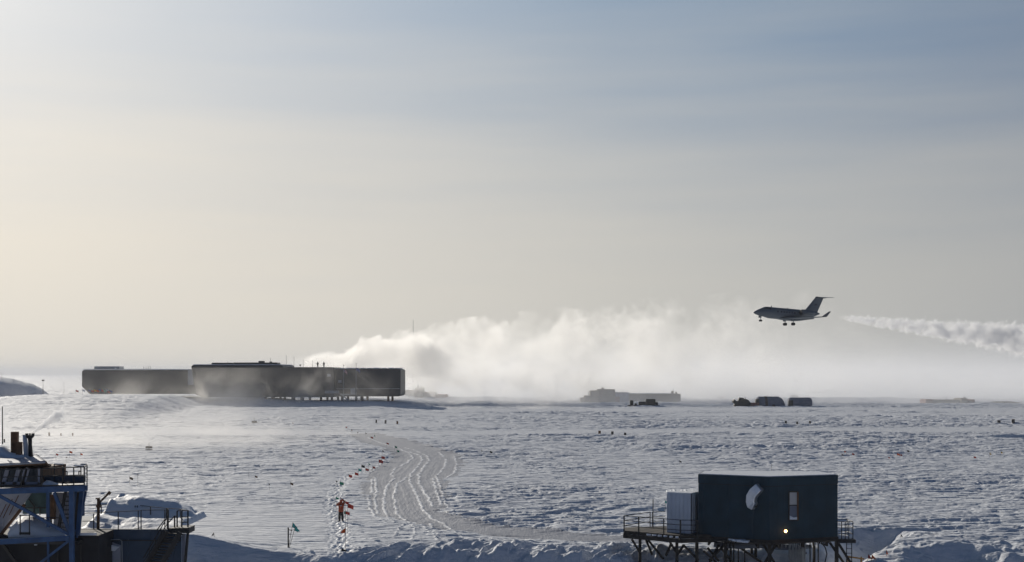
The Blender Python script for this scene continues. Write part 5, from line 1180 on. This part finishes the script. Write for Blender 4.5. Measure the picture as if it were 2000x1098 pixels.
    b = MB(); b.loft([(B(212, 1054, -.5), .03), (B(234, 1054, -.5), .03), (B(238, 1057, -.5), .03), (B(239, 1130, -.5), .03)], 8); b.build('pipe_rail', 'steel', h)
    MB().box(B(198, 1060, -.5), (.22, .15, .22)).build('wall_lamp', 'black', h)
    # railings: back and front runs
    bp = MB(); bb = MB()
    def run(pts, vt, dy, posts):
        for (ua, va, da), (ub, vb, db) in zip(pts[:-1], pts[1:]): bb.tube(B(ua, va, da), B(ub, vb, db), .022, n=6)
    run([(165, 987, 5), (205, 986, 5), (235, 985.5, 5), (265, 986.5, 5), (325, 993, 3.5), (352, 994.5, 2.5), (369, 998, .5)], 0, 0, 0)
    run([(160, 1003, 0), (196, 1001, 0), (265, 998, 0), (280, 996.5, 0), (322, 996, 0)], 0, 0, 0)
    run([(161, 1018, 0), (183, 1018, 0)], 0, 0, 0)
    for u, vt, vb, d in ((198, 987, 1016, 5), (233, 987, 1000, 5), (238, 987, 1000, 5), (264, 987, 1016, 4.6), (268, 987, 1016, 4.6), (294, 990, 1020, 4), (325, 993, 1028, 3.5), (352, 994, 1030, 2.5),
                         (183, 1003, 1036, 0), (231, 1000, 1034, 0), (270, 997, 1034, 0), (275.5, 997, 1034, 0), (322, 995, 1032, 0)):
        bp.tube(B(u, vt, d), B(u, vb+2, d), .03, n=6)
    for u, vt, vb, d in ((327, 993, 1036, 0), (341, 1008, 1031, 0), (346, 998, 1032, .2), (355, 997, 1031, 0), (367, 997, 1031, 0), (328.5, 995, 1034, -.3)): bp.tube(B(u, vt, d), B(u, vb, d), .042, n=6)
    for a, c in (((346, 998, .2), (352, 997, .2)), ((355, 997, 0), (367, 997, 0)), ((328, 1022, -.3), (341, 1008, -.3)), ((341, 1008, -.3), (346, 1009, 0)), ((306, 1036, -.5), (323, 1013, -.3)), ((355, 1010, 0), (367, 1010, 0)), ((355, 1020, 0), (367, 1020, 0))): bb.tube(B(*a), B(*c), .03, n=6)
    build_each(bp, 'railing', 'rail', h); build_each(bb, 'railing', 'rail', h)
    # stair landing and stairs
    MB().slab([B(330, 1032, -.4), B(369, 1031, -.4), B(369, 1042, -.4), B(330, 1040, -.4)], (0, 1, 0), 1.4).build('stair_landing', 'rail', h)
    MB().bar(B(367, 1040, -.3), B(359, 1130, -.3), .13).build('landing_leg', 'rail', h)
    MB().slab([B(355, 1043, .3), B(362, 1043, .3), B(360, 1150, .3), B(355, 1150, .3)], (0, 1, 0), .1).build('corner_post', 'grey_panel', h)
    b = MB(); a0, a1 = B(325, 1038, -.6), B(276, 1120, -.6); c0, c1 = B(352, 1040, -1.4), B(304, 1122, -1.4)
    b.bar(a0, a1, .10, .26); b.bar(c0, c1, .10, .26)
    b.build('stair_stringer', 'rail', h)
    b = MB()
    for k in range(15):
        q = (k+.5)/15; p0, p1 = a0.lerp(a1, q), c0.lerp(c1, q); b.add([p0+Vector((-.05, 0, 0)), p1+Vector((-.05, 0, 0)), p1+Vector((.22, 0, 0)), p0+Vector((.22, 0, 0)), p0+Vector((-.05, 0, -.04)), p1+Vector((-.05, 0, -.04)), p1+Vector((.22, 0, -.04)), p0+Vector((.22, 0, -.04))], [(0,1,2,3), (7,6,5,4), (0,4,5,1), (1,5,6,2), (2,6,7,3), (3,7,4,0)])
    build_each(b, 'stair_tread', 'wood', h)
    b = MB(); b.tube(B(326, 1012, -.6), B(280, 1090, -.6), .028, n=6); b.tube(B(326, 1024, -.6), B(278, 1102, -.6), .022, n=6)
    for q in (.25, .5, .75): p = B(326, 1012, -.6).lerp(B(280, 1090, -.6), q); b.tube(p, p+Vector((0, 0, -.75)), .025, n=6)
    b.build('stair_rail', 'rail', h)
    # davit crane standing on the roof
    d = thing('davit_crane', 'rusty davit crane with raised arm on the snowy roof deck', 'crane', B(191.5, 1040, .2))
    MB().bar(B(191.5, 1040, .2), B(192.5, 973, .2), .13, .13).build('mast', 'rust', d)
    MB().bar(B(196, 980, .2), B(213, 963, .2), .09, .10).build('arm', 'rust', d); MB().box(B(213.5, 963, .2), (.16, .1, .16), 0, R(35)).build('pulley_head', 'rust', d)
    MB().box(B(190, 974, .2), (.16, .12, .08)).bar(B(188, 989, .2), B(197, 989.5, .2), .12, .12).build('winch', 'rust', d)
    MB().bar(B(193, 973, .2), B(212, 962.5, .2), .015).bar(B(196, 989, .2), B(196, 980, .2), .06).build('cable', 'dark', d)
left_side()

# ------------------------------------------------------------------ air: haze, steam, drifting snow
def vol_mat(name, color, aniso, build, step=1.0, absorb=0.0):
    m = bpy.data.materials.new(name); m.use_nodes = True; n, l = m.node_tree.nodes, m.node_tree.links; n.clear()
    o = n.new('ShaderNodeOutputMaterial'); v = n.new('ShaderNodeVolumePrincipled'); l.new(v.outputs[0], o.inputs['Volume'])
    v.inputs['Color'].default_value = (*color, 1); v.inputs['Anisotropy'].default_value = aniso
    class K: pass
    k = K(); k.n, k.l = n, l
    def mth(op, a, b=None, c=None, clamp=False):
        q = n.new('ShaderNodeMath'); q.operation = op; q.use_clamp = clamp
        for i, x in enumerate((a, b, c)):
            if x is None: continue
            if isinstance(x, (int, float)): q.inputs[i].default_value = x
            else: l.new(x, q.inputs[i])
        return q.outputs[0]
    def sm(x, a, b, lo=0., hi=1.):
        q = n.new('ShaderNodeMapRange'); q.interpolation_type = 'SMOOTHSTEP'; l.new(x, q.inputs[0]); q.inputs[1].default_value = a; q.inputs[2].default_value = b; q.inputs[3].default_value = lo; q.inputs[4].default_value = hi; return q.outputs[0]
    def noise(vec, sc, det=4, rough=.5, dist=0.0, scale=(1, 1, 1), loc=(0, 0, 0), rot=(0, 0, 0)):
        mp_ = n.new('ShaderNodeMapping'); mp_.inputs['Scale'].default_value = scale; mp_.inputs['Location'].default_value = loc; mp_.inputs['Rotation'].default_value = rot; l.new(vec, mp_.inputs[0])
        q = n.new('ShaderNodeTexNoise'); q.inputs['Scale'].default_value = sc; q.inputs['Detail'].default_value = det; q.inputs['Roughness'].default_value = rough; q.inputs['Distortion'].default_value = dist; l.new(mp_.outputs[0], q.inputs[0]); return q.outputs[0]
    k.m, k.sm, k.noise = mth, sm, noise
    tcn = n.new('ShaderNodeTexCoord'); s_ = n.new('ShaderNodeSeparateXYZ'); l.new(tcn.outputs['Object'], s_.inputs[0])
    k.p = tcn.outputs['Object']; k.x, k.y, k.z = s_.outputs
    d = build(k)
    if isinstance(d, (int, float)): v.inputs['Density'].default_value = d
    else: l.new(d, v.inputs['Density'])
    m.cycles.volume_step_rate = step
    m.cycles.homogeneous_volume = isinstance(d, (int, float))
    return m
def cone_domain(name, O, rz, stations, material, label, cat='smoke', n=10):
    """domain hull: stations (x, zc, ry, rz_)"""
    b = MB(); rings = []
    for x, zc, ry, rzz in stations: rings.append([Vector((x, ry*math.cos(2*math.pi*k/n), zc+rzz*math.sin(2*math.pi*k/n))) for k in range(n)])
    b.rings(rings); o = b.build(name, material, None); o.location = O; o.rotation_euler = (0, 0, rz); tag(o, label, cat, None, 'stuff'); return o
def plume(name, O, rz, L, r0, k, c, D0, decay, nscale, amp, label, puff=None, aniso=.35, color=(.99, .99, .99), flat=1.0, onset=4, endfade=.75, step=.1, shear=.6, kmax=1e9, kgrow=0.0, det=4, zclip=None, edge=.22, curve=0.0):
    def bld(K):
        x = K.x
        r = K.m('MINIMUM', K.m('MULTIPLY_ADD', x, k, r0), K.m('MULTIPLY_ADD', x, kgrow, kmax))
        zc = K.m('ADD', K.m('MULTIPLY', x, c), K.m('MULTIPLY', K.m('MULTIPLY', x, x), curve))
        dy = K.m('DIVIDE', K.y, K.m('MULTIPLY', r, flat)); dz_ = K.m('DIVIDE', K.m('SUBTRACT', K.z, zc), r)
        d = K.m('SQRT', K.m('ADD', K.m('MULTIPLY', dy, dy), K.m('MULTIPLY', dz_, dz_)))
        nz = K.noise(K.p, nscale, det, .58, .3, (1, 1, 1.0), (3.1, 1.7, 2.2), (0, -shear, 0))
        val = K.m('ADD', K.m('SUBTRACT', 1.0, d), K.m('MULTIPLY', K.m('SUBTRACT', nz, .5), amp))
        den = K.sm(val, .12, .12+edge)
        den = K.m('MULTIPLY', den, K.m('MULTIPLY', D0, K.m('POWER', 2.718, K.m('MULTIPLY', x, -1.0/decay))))
        if puff: den = K.m('MULTIPLY', den, K.sm(K.noise(K.p, puff, 3, .6, .2, (1, 1, 1), (7, 3, 5)), .36, .62, .12, 1.25))
        den = K.m('MULTIPLY', den, K.sm(x, 0, onset)); den = K.m('MULTIPLY', den, K.sm(x, L*endfade, L, 1, 0))
        return den
    m = vol_mat(name+'_vapour', color, aniso, bld, step)
    st = []
    for i in range(9):
        x = L*i/8; rr = min(r0+k*x, kmax+kgrow*x)*1.25+.2; zc = c*x+curve*x*x; st.append((x, zc, rr*flat, rr))
    return cone_domain(name, O, rz, st, m, label)
if True:
    # even thin haze over everything
    hb = MB().box((0, 6500, 24.0), (172000, 17000, 68)); 
    hm = vol_mat('thin_ice_haze', (.90, .92, .96), .1, lambda K: .00011, 1.0)
    ho = hb.build('haze', hm, None); tag(ho, 'thin pale ice haze over the whole plain', 'haze', None, 'stuff')
    # station steam
    O = P(556, 714, 552)
    plume('steam_plume', O, R(20), 330, 2.6, .20, .055, .17, 95, .085, 2.8, 'billowing white steam blown rightwards from behind the station roof', aniso=.5, flat=1.2, kmax=7.0, kgrow=.098, step=.05, puff=.052, shear=.7, curve=-.00025, endfade=.35, edge=.13, det=6, color=(.99, .98, .96))
    # secondary stack steam
    plume('stack_steam', P(817, 750, 582), R(-3), 45, .5, .13, .02, .22, 22, .3, 1.3, 'small white steam trail from the stack of the hazy plant building', aniso=.3, step=.1)
    plume('exhaust_puff', P(1402, 774, 619), R(5), 14, .4, .10, .0, .3, 8, .6, 1.0, 'pale exhaust puff over the faint tracked vehicle', step=.15)
    # jet trail
    fwd = jet_obj.rotation_euler.z
    O = P(1630, 618.5, JET_Y+7)
    plume('exhaust_trail', O, R(25), 150, .62, .064, -.082, .95, 400, .8, 2.0, 'white double-edged exhaust trail behind the jet', puff=.30, aniso=.3, onset=6, step=.03, shear=0, kmax=9, flat=1.0, edge=.3, det=5, endfade=.8)
    # steam from the near stack
    plume('stack_smoke', P(59, 848, 75.2), R(20), 1.9, .07, .26, .68, 13.0, 1.3, 3.0, 2.2, 'short wisp of pale smoke leaving the flared black stack', aniso=.3, step=.06, onset=.2, shear=.5)
    # blowing snow bank beyond the plain
    def bank(K):
        nz = K.noise(K.p, .02, 3, .55, 0, (1, 1, 2.2)); top = K.m('POWER', 2.718, K.m('MULTIPLY', K.z, -1/7.0))
        e = K.m('MULTIPLY', K.sm(K.x, -72, -30), K.sm(K.y, 0, 40))
        return K.m('MULTIPLY', K.m('MULTIPLY', K.m('MULTIPLY', top, .021), K.sm(nz, .3, .7, .35, 1.5)), e)
    bm_ = vol_mat('blowing_snow_bank', (.92, .93, .95), .45, bank, .25)
    b = MB().prism([(-74, -8), (260, -8), (620, -8), (1500, 900), (-74, 900)], -3, 30); o = b.build('blowing_snow', bm_, None); o.location = (-10, 512, 0); tag(o, 'bank of blowing snow hiding the far plain right of the station', 'blowing snow', None, 'stuff')
    # ground drift in front of the station
    def drift(K):
        nz = K.noise(K.p, .05, 4, .6, .4, (1, 1, 1.2), (4, 2, 1), (0, -.7, 0))
        top = K.m('POWER', 2.718, K.m('MULTIPLY', K.z, -1/4.2))
        dx = K.m('DIVIDE', K.x, 52.0); g = K.m('POWER', 2.718, K.m('MULTIPLY', K.m('MULTIPLY', dx, dx), -1))
        edge = K.m('MULTIPLY', K.sm(K.y, -12, -2), K.sm(K.y, 4, 13, 1, 0))
        return K.m('MULTIPLY', K.m('MULTIPLY', K.m('MULTIPLY', top, .30), K.sm(nz, .45, .66)), K.m('MULTIPLY', g, edge))
    dm = vol_mat('drifting_snow', (.93, .91, .88), .45, drift, .12)
    o = MB().box((0, 0, 6), (210, 26, 14)).build('drifting_snow', dm, None); o.location = (P(560, 0, 474).x, 474, 1.0); tag(o, 'low cloud of drifting snow before the station wall', 'blowing snow', None, 'stuff')
    # thin veil over the left field
    def veil(K):
        nz = K.noise(K.p, .05, 4, .6, .3, (1, .6, 1.6), (9, 2, 1), (0, -.5, 0)); top = K.m('POWER', 2.718, K.m('MULTIPLY', K.z, -1/5.0))
        dx = K.m('DIVIDE', K.x, 26.0); g = K.m('POWER', 2.718, K.m('MULTIPLY', K.m('MULTIPLY', dx, dx), -1))
        edge = K.m('MULTIPLY', K.sm(K.y, -60, -10), K.sm(K.y, 10, 60, 1, 0))
        return K.m('MULTIPLY', K.m('MULTIPLY', K.m('MULTIPLY', top, .017), K.sm(nz, .42, .64)), K.m('MULTIPLY', g, edge))
    vmt = vol_mat('snow_veil', (.93, .91, .88), .5, veil, .15)
    o = MB().box((0, 0, 6.0), (120, 124, 14)).build('snow_veil', vmt, None); o.location = (P(330, 0, 250).x, 250, 0.2); tag(o, 'thin veil of blowing snow over the left of the plain', 'blowing snow', None, 'stuff')
